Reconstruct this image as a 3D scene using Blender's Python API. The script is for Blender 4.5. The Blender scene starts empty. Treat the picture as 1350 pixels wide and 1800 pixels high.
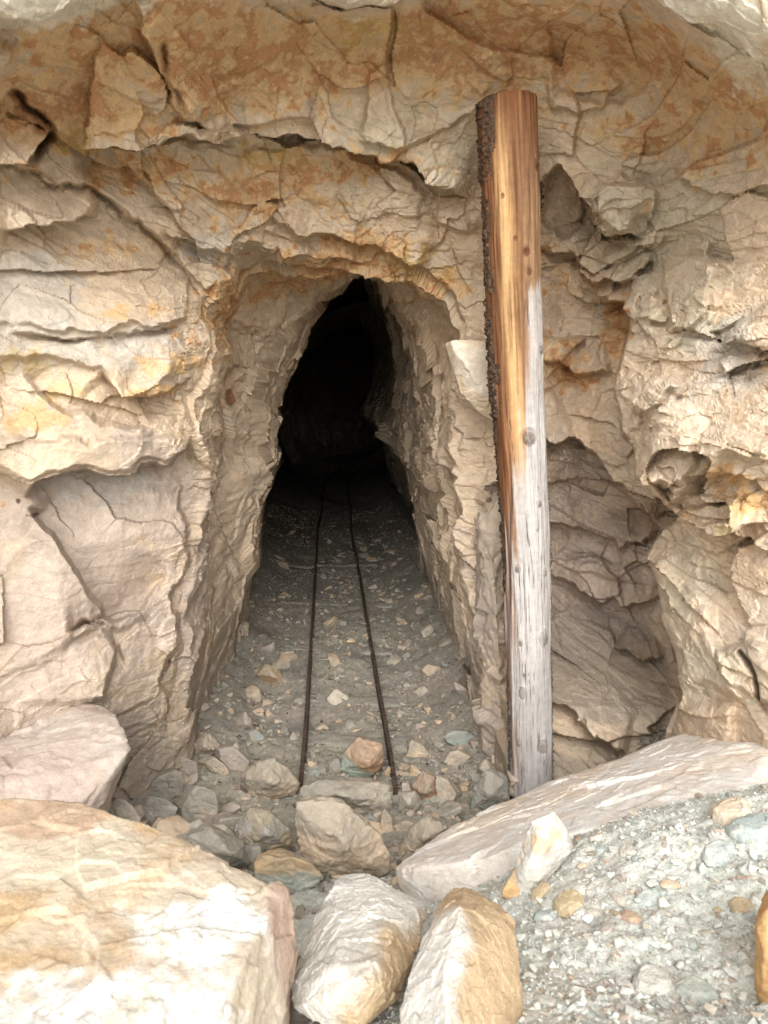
import bpy, bmesh, math, random, time
import numpy as np
from mathutils import Vector
T0 = time.time()
R = math.radians
f32 = np.float32
QUAL = 1.0
scene = bpy.context.scene
C = scene.collection

# ------------------------------------------------------------------ camera, world, sun, exposure
CAM = np.array([0.0, 0.0, 1.75]); PITCH = R(9.2); FPX = 1353.0
cd = bpy.data.cameras.new('camera'); cam = bpy.data.objects.new('camera', cd); C.objects.link(cam)
cam.location = CAM; cam.rotation_euler = (math.pi/2 - PITCH, 0, 0)
cd.sensor_fit = 'VERTICAL'; cd.sensor_height = 36; cd.lens = 36*FPX/1800
cd.clip_start = 0.02; cd.clip_end = 200
cd.dof.use_dof = True; cd.dof.focus_distance = 3.3; cd.dof.aperture_fstop = 9.0
scene.camera = cam
SUN_EL, SUN_AZ = 34, 180          # soft light from the open side behind and above the camera
w = bpy.data.worlds.new("World"); scene.world = w; w.use_nodes = True
nt = w.node_tree; bgn = nt.nodes['Background']
sky = nt.nodes.new('ShaderNodeTexSky'); sky.sky_type = 'NISHITA'; sky.sun_disc = False
sky.sun_elevation = R(SUN_EL); sky.sun_rotation = R(SUN_AZ); sky.air_density = 1.0; sky.dust_density = 4.0
hs = nt.nodes.new('ShaderNodeHueSaturation'); hs.inputs['Saturation'].default_value = 0.14
nt.links.new(sky.outputs[0], hs.inputs['Color']); nt.links.new(hs.outputs[0], bgn.inputs['Color'])
bgn.inputs['Strength'].default_value = 0.14
sd = bpy.data.lights.new('sun', 'SUN'); sun = bpy.data.objects.new('sun', sd); C.objects.link(sun)
sd.energy = 0.32; sd.angle = R(80); sd.color = (1.0, 0.975, 0.95)
az, el = R(SUN_AZ), R(SUN_EL)
sv = Vector((math.sin(az)*math.cos(el), math.cos(az)*math.cos(el), math.sin(el)))
sun.rotation_euler = sv.to_track_quat('Z', 'Y').to_euler(); sun.location = sv*20
scene.view_settings.view_transform = 'Standard'; scene.view_settings.look = 'None'
scene.view_settings.gamma = 1; scene.view_settings.exposure = 1.38

# ------------------------------------------------------------------ maths helpers
def at(u, v, Y):
    a = (u-675)/FPX; b = (900-v)/FPX
    dy = math.cos(PITCH) + b*math.sin(PITCH); dz = -math.sin(PITCH) + b*math.cos(PITCH)
    t = Y/dy
    return np.array([a*t, Y, CAM[2] + dz*t])
def atz(u, v, z):
    a = (u-675)/FPX; b = (900-v)/FPX
    dy = math.cos(PITCH) + b*math.sin(PITCH); dz = -math.sin(PITCH) + b*math.cos(PITCH)
    t = (z-CAM[2])/dz
    return np.array([a*t, dy*t, z])
def sst(a, b, x):
    t = np.clip((x-a)/(b-a), 0, 1); return t*t*(3-2*t)
def hsh(ix, iy, iz, seed):
    h = (ix.astype(np.uint32)*np.uint32(374761393)) ^ (iy.astype(np.uint32)*np.uint32(668265263)) ^ (iz.astype(np.uint32)*np.uint32(2147483647)) ^ np.uint32((seed*974634777+12345) & 0xffffffff)
    h = (h ^ (h >> np.uint32(13)))*np.uint32(1274126177)
    h = (h ^ (h >> np.uint32(15)))*np.uint32(2246822519)
    return h ^ (h >> np.uint32(13))
def h01(h, k=0):
    if k: h = (h*np.uint32(2654435761 + 2*k*40503)) ^ (h >> np.uint32(7+k)); h = h*np.uint32(2246822519); h = h ^ (h >> np.uint32(15))
    return (h & np.uint32(0xffffff)).astype(f32)/f32(16777215)
def vnoise(P, s, seed=0):                      # smooth value noise -1..1
    P = P.astype(f32)*f32(s) if np.isscalar(s) else P.astype(f32)*np.asarray(s, f32)
    I = np.floor(P).astype(np.int64); F = (P-I).astype(f32); F = F*F*(3-2*F)
    out = np.zeros(len(P), f32)
    for dx in (0, 1):
        wx = F[:, 0] if dx else 1-F[:, 0]
        for dy in (0, 1):
            wy = wx*(F[:, 1] if dy else 1-F[:, 1])
            for dz in (0, 1):
                wz = wy*(F[:, 2] if dz else 1-F[:, 2])
                out += wz*h01(hsh(I[:, 0]+dx, I[:, 1]+dy, I[:, 2]+dz, seed))
    return out*2-1
ROT = np.array([[.36, .48, -.8], [-.8, .60, 0], [.48, .64, .6]], f32)
def fbm(P, s, o=4, seed=0, g=.5):
    r = np.zeros(len(P), f32); a = 1.0; t = 0
    Q = P.astype(f32)*f32(s) if np.isscalar(s) else P.astype(f32)*np.asarray(s, f32)
    for i in range(o):
        r += a*vnoise(Q, 1.0, seed+i*7); t += a; a *= g; Q = (Q @ ROT)*f32(2.03) + f32(11.3)
    return r/t*1.6
def cells(P, s, seed=0, jit=.9):
    """nearest and second nearest jittered cell: d1, d2, id hash, vector to the seed"""
    Q = P.astype(f32)*f32(s) if np.isscalar(s) else P.astype(f32)*np.asarray(s, f32)
    I = np.floor(Q).astype(np.int64); n = len(Q)
    d1 = np.full(n, 9, f32); d2 = np.full(n, 9, f32); bid = np.zeros(n, np.uint32); V = np.zeros((n, 3), f32)
    for dx in (-1, 0, 1):
        for dy in (-1, 0, 1):
            for dz in (-1, 0, 1):
                h = hsh(I[:, 0]+dx, I[:, 1]+dy, I[:, 2]+dz, seed)
                vx = Q[:, 0]-(I[:, 0]+dx+f32(.5)+jit*(h01(h)-f32(.5))).astype(f32)
                vy = Q[:, 1]-(I[:, 1]+dy+f32(.5)+jit*(h01(h, 1)-f32(.5))).astype(f32)
                vz = Q[:, 2]-(I[:, 2]+dz+f32(.5)+jit*(h01(h, 2)-f32(.5))).astype(f32)
                d = vx*vx+vy*vy+vz*vz
                m = d < d1
                d2 = np.where(m, d1, np.minimum(d2, d)); d1 = np.where(m, d, d1)
                bid = np.where(m, h, bid)
                V[:, 0] = np.where(m, vx, V[:, 0]); V[:, 1] = np.where(m, vy, V[:, 1]); V[:, 2] = np.where(m, vz, V[:, 2])
    return np.sqrt(d1), np.sqrt(d2), bid, V
def chisel(P, s, seed=0, tilt=1.0, step=.6):
    d1, d2, h, V = cells(P, s, seed)
    t = (h01(h, 3)-.5)*V[:, 0]+(h01(h, 4)-.5)*V[:, 1]+(h01(h, 5)-.5)*V[:, 2]
    return (step*(h01(h, 6)-.5)*2 + tilt*2*t).astype(f32), d2-d1
def pdist(X, Z, pts):
    """distance to a polyline, side sign (+ left of travel), fraction along"""
    pts = np.asarray(pts, float); L = np.r_[0, np.cumsum(np.hypot(*(pts[1:]-pts[:-1]).T))]
    D = np.full(X.shape, 1e9); S = np.ones(X.shape); T = np.zeros(X.shape); Bp = np.zeros(X.shape)
    for i in range(len(pts)-1):
        ax, az = pts[i]; bx, bz = pts[i+1]-pts[i]; l2 = bx*bx+bz*bz+1e-12
        px, pz = X-ax, Z-az; t = np.clip((px*bx+pz*bz)/l2, 0, 1)
        d = np.hypot(px-t*bx, pz-t*bz); pp = np.abs(bx*pz-bz*px)/math.sqrt(l2); m = (d < D-1e-7) | ((d < D+1e-7) & (pp > Bp))
        Bp = np.where(m, pp, Bp)
        D = np.where(m, d, D); S = np.where(m, np.sign(bx*pz-bz*px), S); T = np.where(m, (L[i]+t*math.sqrt(l2))/L[-1], T)
    return D, S, T
def inside(X, Z, pts):
    r = np.zeros(X.shape, bool); n = len(pts)
    for i in range(n):
        x1, z1 = pts[i]; x2, z2 = pts[(i+1) % n]
        c = ((z1 > Z) != (z2 > Z)) & (X < (x2-x1)*(Z-z1)/((z2-z1) if z2 != z1 else 1e-9)+x1); r ^= c
    return r

# ------------------------------------------------------------------ object helpers
def mesh_np(name, V, F, mat, col=None, smooth=True, parent=None):
    me = bpy.data.meshes.new(name); F = np.asarray(F, np.int32); k = F.shape[1]
    me.vertices.add(len(V)); me.vertices.foreach_set('co', np.asarray(V, f32).ravel())
    me.loops.add(F.size); me.loops.foreach_set('vertex_index', F.ravel())
    me.polygons.add(len(F)); me.polygons.foreach_set('loop_start', np.arange(0, F.size, k, dtype=np.int32))
    me.update(calc_edges=True)
    me.polygons.foreach_set('use_smooth', np.full(len(F), smooth))
    if col is not None:
        a = me.color_attributes.new('Col', 'FLOAT_COLOR', 'POINT')
        a.data.foreach_set('color', np.c_[col, np.ones(len(col))].astype(f32).ravel())
    me.materials.append(mat)
    o = bpy.data.objects.new(name, me); C.objects.link(o)
    if parent: o.parent = parent
    return o
def grid_faces(n, m, wrap=False):
    i = np.arange(n-1)[:, None]; j = np.arange(m if wrap else m-1)[None, :]; j2 = (j+1) % m
    return np.stack([i*m+j, i*m+j2, (i+1)*m+j2, (i+1)*m+j], -1).reshape(-1, 4)
def tag(o, label=None, cat=None, group=None, kind=None):
    if label: o['label'] = label
    if cat: o['category'] = cat
    if group: o['group'] = group
    if kind: o['kind'] = kind
    return o
def normals_grid(P, wrap):
    """P (n,m,3) -> unit normals"""
    du = np.gradient(P, axis=0)
    dv = (np.roll(P, -1, 1)-np.roll(P, 1, 1))/2 if wrap else np.gradient(P, axis=1)
    N = np.cross(dv, du); N /= np.linalg.norm(N, axis=2, keepdims=True)+1e-12
    return N

# ------------------------------------------------------------------ materials
def rock_mat(name, bump=1.0, fine=1.0, rough=.92, speck=.5, scale=1.0):
    m = bpy.data.materials.new(name); m.use_nodes = True; t = m.node_tree; N = t.nodes; L = t.links
    b = N['Principled BSDF']; b.inputs['Roughness'].default_value = rough; b.inputs['Specular IOR Level'].default_value = .2
    at_ = N.new('ShaderNodeAttribute'); at_.attribute_name = 'Col'
    tc = N.new('ShaderNodeNewGeometry'); pos = tc.outputs['Position']
    def noise(s, d=6, r=.6, dist=0.0):
        n = N.new('ShaderNodeTexNoise'); n.inputs['Scale'].default_value = s*scale; n.inputs['Detail'].default_value = d
        n.inputs['Roughness'].default_value = r; n.inputs['Distortion'].default_value = dist; L.new(pos, n.inputs['Vector']); return n
    def mr(src, a, b_, c, d):
        q = N.new('ShaderNodeMapRange'); q.inputs[1].default_value = a; q.inputs[2].default_value = b_; q.inputs[3].default_value = c; q.inputs[4].default_value = d
        L.new(src, q.inputs[0]); return q.outputs[0]
    n1 = noise(38, 8, .65); n2 = noise(190, 5, .7)
    v1 = mr(n1.outputs[0], .3, .7, .86, 1.12); v2 = mr(n2.outputs[0], .3, .7, 1-.16*speck*2, 1+.13*speck*2)
    mu = N.new('ShaderNodeMath'); mu.operation = 'MULTIPLY'; L.new(v1, mu.inputs[0]); L.new(v2, mu.inputs[1])
    vm = N.new('ShaderNodeVectorMath'); vm.operation = 'SCALE'; L.new(at_.outputs['Color'], vm.inputs[0]); L.new(mu.outputs[0], vm.inputs['Scale'])
    L.new(vm.outputs[0], b.inputs['Base Color'])
    # bump: wavy tool-like grain + hairline cracks + grit
    cr = N.new('ShaderNodeTexVoronoi'); cr.feature = 'DISTANCE_TO_EDGE'; cr.inputs['Scale'].default_value = 11*scale
    wn = noise(9, 4, .6); vmx = N.new('ShaderNodeVectorMath'); vmx.operation = 'MULTIPLY_ADD'
    L.new(wn.outputs['Color'], vmx.inputs[0]); vmx.inputs[1].default_value = (.16/scale,)*3; L.new(pos, vmx.inputs[2]); L.new(vmx.outputs[0], cr.inputs['Vector'])
    crk = mr(cr.outputs['Distance'], 0, .022, 0, 1)
    gate = mr(noise(3.1, 2, .5).outputs[0], .36, .42, 0, 1)       # cracks only here and there
    mx = N.new('ShaderNodeMath'); mx.operation = 'MAXIMUM'; L.new(crk, mx.inputs[0]); L.new(gate, mx.inputs[1])
    g1 = noise(26, 9, .62, .6); g2 = noise(150, 6, .7)
    bp0 = N.new('ShaderNodeBump'); bp0.inputs['Strength'].default_value = .12*bump; bp0.inputs['Distance'].default_value = .006; L.new(mx.outputs[0], bp0.inputs['Height'])
    bp1 = N.new('ShaderNodeBump'); bp1.inputs['Strength'].default_value = .6*bump; bp1.inputs['Distance'].default_value = .009; L.new(g1.outputs[0], bp1.inputs['Height']); L.new(bp0.outputs[0], bp1.inputs['Normal'])
    bp2 = N.new('ShaderNodeBump'); bp2.inputs['Strength'].default_value = .5*fine; bp2.inputs['Distance'].default_value = .003; L.new(g2.outputs[0], bp2.inputs['Height']); L.new(bp1.outputs[0], bp2.inputs['Normal'])
    L.new(bp2.outputs[0], b.inputs['Normal'])
    return m
M_CLIFF = rock_mat('cliff_rock'); M_STONE = rock_mat('loose_stone', .7, 1.0); M_DUST = rock_mat('dusty_ground', .9, 1.6, .96, .9)
M_BOULDER = rock_mat('boulder_rock', .9, 1.0)
def lin(r, g, b):
    return np.array([((c/255+.055)/1.055)**2.4 if c > 10 else c/255/12.92 for c in (r, g, b)])

# ------------------------------------------------------------------ the cliff: coarse shape (depth y over x,z)
CP = [(-500,-300,2.1),(-300,100,1.9),(-300,700,1.95),(-300,1300,1.8),(0,-300,2.3),(0,0,2.15),(0,160,2.45),(0,300,2.6),(0,500,2.62),(0,800,2.6),(0,1000,2.5),(0,1250,2.4),(0,1700,2.3),
(200,150,2.7),(200,300,2.95),(200,600,2.88),(200,900,2.86),(200,1200,2.75),(200,1500,2.7),(320,600,3.1),(320,900,3.15),(300,1200,3.15),(300,1400,3.1),
(400,480,3.35),(400,270,3.15),(350,120,2.8),(350,0,2.45),(350,-300,2.5),(600,440,3.65),(600,300,3.35),(600,100,2.95),(600,0,2.65),(600,-300,2.6),
(850,350,3.5),(850,580,3.65),(780,420,3.55),(950,200,3.25),(950,0,2.75),(950,-300,2.6),(850,900,3.65),(850,1350,3.6),
(1100,100,2.95),(1100,300,3.15),(1000,300,3.3),(1000,450,3.5),(1200,300,2.9),(1100,500,3.15),(1200,500,2.8),(1350,150,2.35),(1350,0,2.05),(1200,20,2.3),(1350,-300,2.2),
(1350,400,2.5),(1350,600,2.3),(1250,700,2.45),(1150,700,2.7),(1200,850,2.6),(1350,900,2.25),(1250,1100,2.4),(1200,1250,2.5),(1350,1200,2.1),(1350,1600,2.1),
(1700,600,2.0),(1700,1200,1.9),(1700,0,1.9),(1700,-300,2.1),(600,-900,3.4),(1500,-900,3.0),(-400,-900,3.0),(600,2000,3.5)]
# the face is a relief over directions out of the pit: (x', z') is where a line from EP through the rock crosses the plane y = PL
EP = np.array([-.1, .3, 1.6]); PL = 2.65
def proj(x, y, z):
    k = (PL-EP[1])/np.maximum(y-EP[1], .2); return EP[0]+(x-EP[0])*k, EP[2]+(z-EP[2])*k
cp = np.array([at(*c) for c in CP]); cy_ = cp[:, 1].copy(); _a, _b = proj(cp[:, 0], cp[:, 1], cp[:, 2]); cp = np.stack([_a, cy_, _b], -1)
cpx = np.r_[cp[:, [0, 2]], [[-2.6, 4], [0, 4.2], [2.6, 4], [-2.6, 0], [2.6, 0], [-2.6, -.6], [2.6, -.6], [0, -.6]]]
cpy = np.r_[cp[:, 1], [2.9, 3.4, 2.9, 2.0, 2.0, 2.0, 2.0, 3.5]]
def tps(c, vals, lam=.002):
    def U(d2): return d2*np.log(d2+1e-9)*.5
    n = len(c); D = ((c[:, None]-c[None])**2).sum(-1); A = np.zeros((n+3, n+3)); A[:n, :n] = U(D)+lam*np.eye(n)
    A[:n, n:] = np.c_[np.ones(n), c]; A[n:, :n] = A[:n, n:].T
    wt = np.linalg.solve(A, np.r_[vals, 0, 0, 0])
    def ev(X, Z):
        o = wt[n]+wt[n+1]*X+wt[n+2]*Z
        for i in range(n): o = o+wt[i]*U((X-c[i, 0])**2+(Z-c[i, 1])**2)
        return o
    return ev
base_y = tps(cpx, cpy)
HG = .005
gx = np.arange(-2.7, 2.7, HG); gz = np.arange(-.6, 4.2, HG)
GX, GZ = np.meshgrid(gx, gz, indexing='ij')
YF = np.clip(base_y(GX, GZ), .9, 3.75)
YB = YF.copy()
def px(pts, Y=None):
    out = []
    for p in pts:
        u, v = p[:2]; y = p[2] if len(p) > 2 else Y
        if y is None:
            y = 3.0
            for _ in range(6):
                q = at(u, v, y); q0, q2 = proj(*q); y = .5*y+.5*float(np.clip(base_y(q0, q2), .9, 3.75))
        q = at(u, v, y); out.append(proj(*q))
    return np.array(out)
def unproj(Yv):
    k = (Yv-EP[1])/(PL-EP[1]); return np.c_[(EP[0]+(GX-EP[0])*k).ravel(), Yv.ravel(), (EP[2]+(GZ-EP[2])*k).ravel()]
PG = unproj(YF)
def wn(s, seed, o=3): return fbm(PG, s, o, seed).reshape(GX.shape)
WX = GX + .030*wn(4, 1) + .012*wn(17, 2); WZ = GZ + .030*wn(4, 3) + .014*wn(17, 4)
def bbox_ix(pts, r):
    a = np.searchsorted(gx, pts[:, 0].min()-r); b = np.searchsorted(gx, pts[:, 0].max()+r)
    c = np.searchsorted(gz, pts[:, 1].min()-r); d = np.searchsorted(gz, pts[:, 1].max()+r); return slice(a, b), slice(c, d)
def ledge(pts, h, w, h2=0.0, w2=.15, flip=1, Y=None, A=None, k=1.2, fade=.12, soft=.008, pw=1.2):
    """rock on the upper (left-of-travel) side stands proud by h, fading over w; the lower side is cut back by h2"""
    p = px(pts, Y) if A is None else pxa(pts); A = YF if A is None else A; s = bbox_ix(p, max(w, w2)+.1)
    D, S, Tt = pdist(WX[s], WZ[s], p); S = S*flip
    e = sst(0, fade, Tt)*sst(0, fade, 1-Tt)
    sd_ = D*S
    up = sst(-soft, soft, sd_)*np.clip(1-np.maximum(sd_, 0)/w, 0, 1)**pw
    lo = (1-sst(-soft, soft, sd_))*np.clip(1-np.maximum(-sd_, 0)/w2, 0, 1)**1.5
    A[s] += k*(-h*up + h2*lo)*e
def plate(pts, h, edge=.03, tx=0, tz=0, Y=None):
    """a slab standing proud by h (negative: a recess), tilted by tx, tz"""
    p = px(pts, Y); s = bbox_ix(p, edge+.1)
    I = inside(WX[s], WZ[s], p); D, _, _ = pdist(WX[s], WZ[s], np.r_[p, p[:1]])
    k = np.where(I, sst(0, edge, D), 0); c = p.mean(0)
    YF[s] += -.8*k*(h+tx*(GX[s]-c[0])+tz*(GZ[s]-c[1]))
def crack(pts, depth, wd=.008, Y=None):
    p = px(pts, Y); s = bbox_ix(p, .1)
    D, S, Tt = pdist(WX[s], WZ[s], p); e = sst(0, .1, Tt)*sst(0, .1, 1-Tt)
    YF[s] += depth*e*np.exp(-(D/wd)**2)

# alcove to the right of the post
al = [(945,440,3.5),(1000,462,3.45),(1045,520,3.3),(1110,530,3.15),(1105,590,3.0),(1072,690,2.8),(1130,830,2.7),(1190,905,2.65),(1130,985,2.6),(1165,1100,2.55),(1205,1210,2.5),(1172,1310,2.55),(1160,1600,2.6),(860,1600,3.6),(862,1300,3.6),(870,1100,3.6),(880,850,3.6),(890,700,3.6),(900,560,3.6)]
def pxa(pts, Y=4.1): return px(pts, Y)
# ledges, from the top down
BROW = -.0
plate([(-60,-200),(-60,60),(0,42),(40,56),(85,70),(150,36),(205,26),(250,0),(300,-60),(280,-300)], .30, .05, 0, .1, Y=1.95)
plate([(-60,60),(0,50),(40,72),(32,118),(0,152),(-60,180)], .22, .04, Y=2.15)
plate([(300,-20),(470,-6),(550,32),(600,56),(680,42),(720,20),(780,15),(870,-4),(870,-300),(300,-300)], .28, .05, 0, .1, Y=2.35)
plate([(1030,-6),(1110,22),(1160,46),(1205,72),(1272,56),(1290,92),(1325,160),(1352,225),(1420,220),(1420,-300),(1030,-300)], .30, .05, 0, .1, Y=2.0)
ledge([(240,-20),(262,60),(305,120),(315,170),(350,215)], .10, .35)
ledge([(-60,250),(0,300),(60,288),(92,240)], .16, .30, .05, .12, Y=2.5)
crack([(30,290),(90,320),(180,352),(235,385),(300,440),(345,480)], .06, .009)
ledge([(92,240),(135,272),(180,262),(262,250),(330,222),(372,240),(440,232),(540,250),(610,254),(670,268),(730,276),(765,305),(850,345)], .17, .42, .07, .2)
ledge([(372,240),(390,215),(480,205),(560,215)], .05, .2)
crack([(10,160),(60,200),(95,242),(60,290)], .10, .012)
crack([(300,60),(312,130),(340,200),(365,225)], .06, .010)
ledge([(10,288),(90,320),(180,352),(235,385),(300,440),(345,480),(375,515)], .07, .35, .03, .1)
ledge([(0,410),(60,400),(130,382),(180,355)], .10, .25, .03, .12)
ledge([(470,372),(545,415),(600,412),(660,430),(705,462),(760,482)], .10, .25, .03, .12)
ledge([(270,395),(350,430),(425,452),(480,466),(560,460)], .08, .22, .03, .10)
ledge([(350,500),(430,512),(445,480),(520,462),(600,460),(650,452)], .08, .18)
ledge([(720,270),(770,310),(790,380),(850,420)], .05, .2)
ledge([(0,582),(80,588),(160,590),(250,575),(330,560)], .05, .2, .02, .1)
ledge([(165,648),(210,690),(270,684),(330,668)], .12, .22, .07, .16)
ledge([(30,640),(110,715),(180,740),(280,750)], .06, .16, .03, .12, flip=-1)
ledge([(40,880),(60,845),(130,822),(190,828),(300,818),(345,770)], .12, .35, .10, .25)
ledge([(45,895),(100,945),(125,990),(160,1050),(195,1110)], .10, .5, .07, .4, flip=-1)
ledge([(110,1112),(190,1098),(240,1080),(300,1000)], .0, .2, .06, .15, flip=-1)
ledge([(180,1110),(195,1150),(192,1250)], .06, .4, .04, .2, flip=-1)
ledge([(310,830),(325,930),(330,1000),(300,1050),(320,1120),(280,1200),(300,1300)], .05, .3, .05, .12, flip=-1)
crack([(120,1115),(150,1102),(190,1105)], .08, .012)
# right side
plate([(785,600,3.4),(858,602,3.4),(866,725,3.4),(815,705,3.4),(798,650,3.4)], .26, .03)
plate([(835,870,3.45),(860,850,3.45),(905,860,3.45),(905,1420,3.45),(850,1360,3.45),(838,1100,3.45)], .20, .05)
ledge([(925,350),(960,318),(985,298),(1030,360),(1060,408),(1135,412)], .14, .35, .10, .18)
ledge([(945,430),(1000,440),(1040,490),(1110,490),(1150,462)], .12, .14, .05, .1)
ledge([(1060,408),(1080,430),(1150,440),(1165,400)], .06, .18)
plate([(1160,450),(1250,430),(1262,520),(1235,590),(1175,575)], .06, .02, .1, .1)
plate([(1110,500),(1155,470),(1165,560),(1130,600),(1102,585)], .05, .02)
plate([(1075,690),(1140,640),(1200,636),(1240,612),(1420,600),(1420,820),(1300,800),(1190,900),(1130,830),(1140,760)], .16, .07, 0, -.15)
plate([(1240,612),(1300,540),(1420,500),(1420,640),(1330,610)], .12, .03, -.1, .2)
ledge([(1130,830),(1190,900),(1260,940),(1340,925)], .08, .3, .04, .12)
plate([(1130,990),(1180,950),(1240,975),(1260,1090),(1330,1240),(1205,1200),(1165,1100)], .10, .06)
plate([(1255,1120),(1330,1110),(1420,1180),(1420,1260),(1340,1240),(1262,1180)], .09, .03)
crack([(1300,1125),(1330,1180),(1335,1235)], .08, .008)
ledge([(1180,300),(1230,330),(1300,340),(1420,330)], .06, .25)
ledge([(960,190),(1040,200),(1110,150)], .04, .2)
plate([(1170,1295,2.45),(1185,1240,2.45),(1230,1215,2.4),(1300,1225,2.3),(1300,1400,2.3),(1170,1400,2.4)], .05, .05)
for pts_, h_, e_, tx_, tz_ in [
 ([(1153,450),(1190,440),(1233,420),(1260,480),(1250,500),(1237,550),(1193,588),(1167,580),(1170,537),(1150,493)], .05, .012, .15, -.1),
 ([(1113,483),(1153,477),(1153,503),(1130,523),(1127,563),(1100,563),(1105,523)], .05, .010, -.2, 0),
 ([(1130,517),(1153,503),(1167,517),(1167,567),(1153,567),(1127,557)], .06, .010, .1, .2),
 ([(1133,570),(1163,573),(1197,587),(1200,597),(1147,613),(1137,590)], .05, .010, 0, .3),
 ([(1067,697),(1100,657),(1147,643),(1200,650),(1213,670),(1190,677),(1133,733),(1133,763),(1113,763),(1087,737)], .08, .03, .3, 0),
 ([(1133,730),(1190,677),(1250,717),(1262,717),(1240,783),(1243,800),(1220,843),(1140,850),(1127,823),(1137,770)], .09, .025, -.25, -.3),
 ([(1250,743),(1293,733),(1380,757),(1380,850),(1300,850),(1240,803)], .09, .02, .2, -.2),
 ([(1293,547),(1310,607),(1260,607),(1240,583)], -.06, .010, .4, .3),
 ([(1265,608),(1300,560),(1380,520),(1380,600),(1330,640),(1290,690)], .07, .014, -.2, .3),
 ([(1180,905),(1240,880),(1300,870),(1310,950),(1250,985),(1200,960)], .07, .02, .2, .3),
 ([(1290,960),(1380,930),(1380,1100),(1320,1090),(1280,1030)], .06, .014, -.2, .2),
 ([(955,320),(985,300),(1030,352),(1036,400),(1000,420),(950,392)], -.09, .012, -.3, .3),
 ([(1040,352),(1085,300),(1150,330),(1140,400),(1062,408)], .06, .010, .1, .2),
 ([(0,300),(60,292),(180,354),(165,378),(60,404),(-40,408)], .05, .015, .1, -.2),
 ([(-40,600),(80,592),(250,578),(325,566),(330,660),(270,682),(210,688),(165,645),(60,625),(-40,640)], .05, .02, 0, .25),
 ([(0,420),(90,415),(190,400),(260,440),(340,490),(330,556),(170,580),(-40,575)], .035, .015, .1, -.2),
 ([(-40,760),(120,755),(345,760),(330,790),(300,812),(190,822),(130,818),(50,842),(-40,850)], .06, .02, 0, .3),
 ([(430,258),(540,256),(610,262),(700,285),(760,330),(740,400),(690,440),(600,405),(540,405),(470,368)], .03, .015, .1, .2),
 ([(190,262),(330,240),(420,262),(450,330),(470,368),(420,395),(330,380),(250,330)], .03, .015, -.2, .1),
 ([(200,1140),(300,1060),(325,1080),(318,1200),(270,1260),(205,1240)], .05, .02, .1, .2),
 ([(650,120),(800,60),(900,130),(830,200),(720,250),(640,230)], .04, .02, -.1, -.2),
 ([(960,30),(1100,60),(1180,130),(1100,200),(980,170)], -.04, .02, .2, .1)]:
    plate(pts_, h_, e_, tx_, tz_)
# interior of the alcove: bent ledges
hx, hz = .4*GX+.6*WX, .4*GZ+.6*WZ
p = pxa(al); I = inside(hx, hz, p); D, _, _ = pdist(hx, hz, np.r_[p, p[:1]])
AD = np.where(I, D, 0)
YAL = np.minimum(3.52+.40*sst(.0, .32, D), np.interp(GZ, [.3, .60, .80, 1.1, 1.5], [2.95, 3.15, 3.55, 4.15, 4.4]))
def al_ledge(pts, h, w, h2=.03, w2=.12): ledge(pts, h, w*.65, h2, w2*.65, A=YAL, k=1.4)
al_ledge([(955,620),(1040,650),(1090,640)], .08, .3)
al_ledge([(950,790),(1000,760),(1060,800),(1120,880),(1180,920)], .16, .3, .08)
al_ledge([(950,900),(1030,930),(1100,960),(1180,930)], .10, .2)
al_ledge([(960,1010),(1040,1050),(1120,1060),(1180,1040)], .10, .2)
al_ledge([(950,1230),(1020,1240),(1060,1290),(1120,1320)], .08, .3)
al_ledge([(1090,1140),(1150,1160),(1190,1140)], .08, .2)

# broken slabs, terraces and joints of the face itself, on top of the traced ledges
def terrace(x, k=.82):
    i = np.floor(x); return i+sst(k, 1, x-i)
def blurg(G, n):
    for ax in (0, 1):
        for _ in range(2):
            Gp = np.concatenate([np.repeat(np.take(G, [0], ax), n, ax), G, np.repeat(np.take(G, [-1], ax), n, ax)], ax); c = np.cumsum(Gp, ax); c = np.concatenate([0*np.take(c, [0], ax), c], ax)
            G = (np.take(c, range(2*n+1, c.shape[ax]), ax)-np.take(c, range(0, c.shape[ax]-2*n-1), ax))/(2*n+1)
    return G
def pmask(lst, base, X, Z):
    r = np.full(X.shape, base)
    for u, v, ru, rv, a_ in lst:
        q = px([(u, v)])[0]; s_ = 2.65/FPX; r = r+a_*np.exp(-((X-q[0])/(ru*s_))**2-((Z-q[1])/(rv*s_))**2)
    return r
RGH = [(100,1000,190,190,-.6),(250,900,140,140,-.6),(150,1150,200,120,-.2),(150,820,220,50,-.2),(370,800,90,400,.45),(1250,650,200,250,.45),(1050,450,180,100,.35),(1250,1000,150,200,.30),(650,440,250,60,.2),(1050,950,150,300,.2),(950,160,200,120,-.2),(200,500,200,150,-.1)]
RMAP = np.clip(pmask(RGH, .55, GX, GZ), .12, 1.2)
PG = unproj(np.clip(blurg(YF, 8), 1, 4.5))*np.array([1, .5, 1]); PG = PG.astype(f32)
_c, _s = math.cos(R(14)), math.sin(R(14))
BG_ = np.stack([PG[:, 0]*_c-PG[:, 2]*_s, PG[:, 1], PG[:, 0]*_s+PG[:, 2]*_c], -1)
BG_ = BG_+.06*np.stack([fbm(PG, 3, 3, 21), 0*PG[:, 0], fbm(PG, 3, 3, 23)], -1)
rm = RMAP.ravel()
q1, qe1 = chisel(BG_, (1.9, 1.9, 3.0), 341, 1.5, .35); q2, qe2 = chisel(BG_+.015*np.stack([vnoise(PG, 9, 31), 0*rm, vnoise(PG, 9, 32)], -1), (4.6, 4.6, 7.6), 342, 1.5, .35)
q3, qe3 = chisel(BG_+.010*np.stack([vnoise(PG, 20, 33), 0*rm, vnoise(PG, 20, 34)], -1), (11, 11, 19), 343, 1.4, .4)
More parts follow.
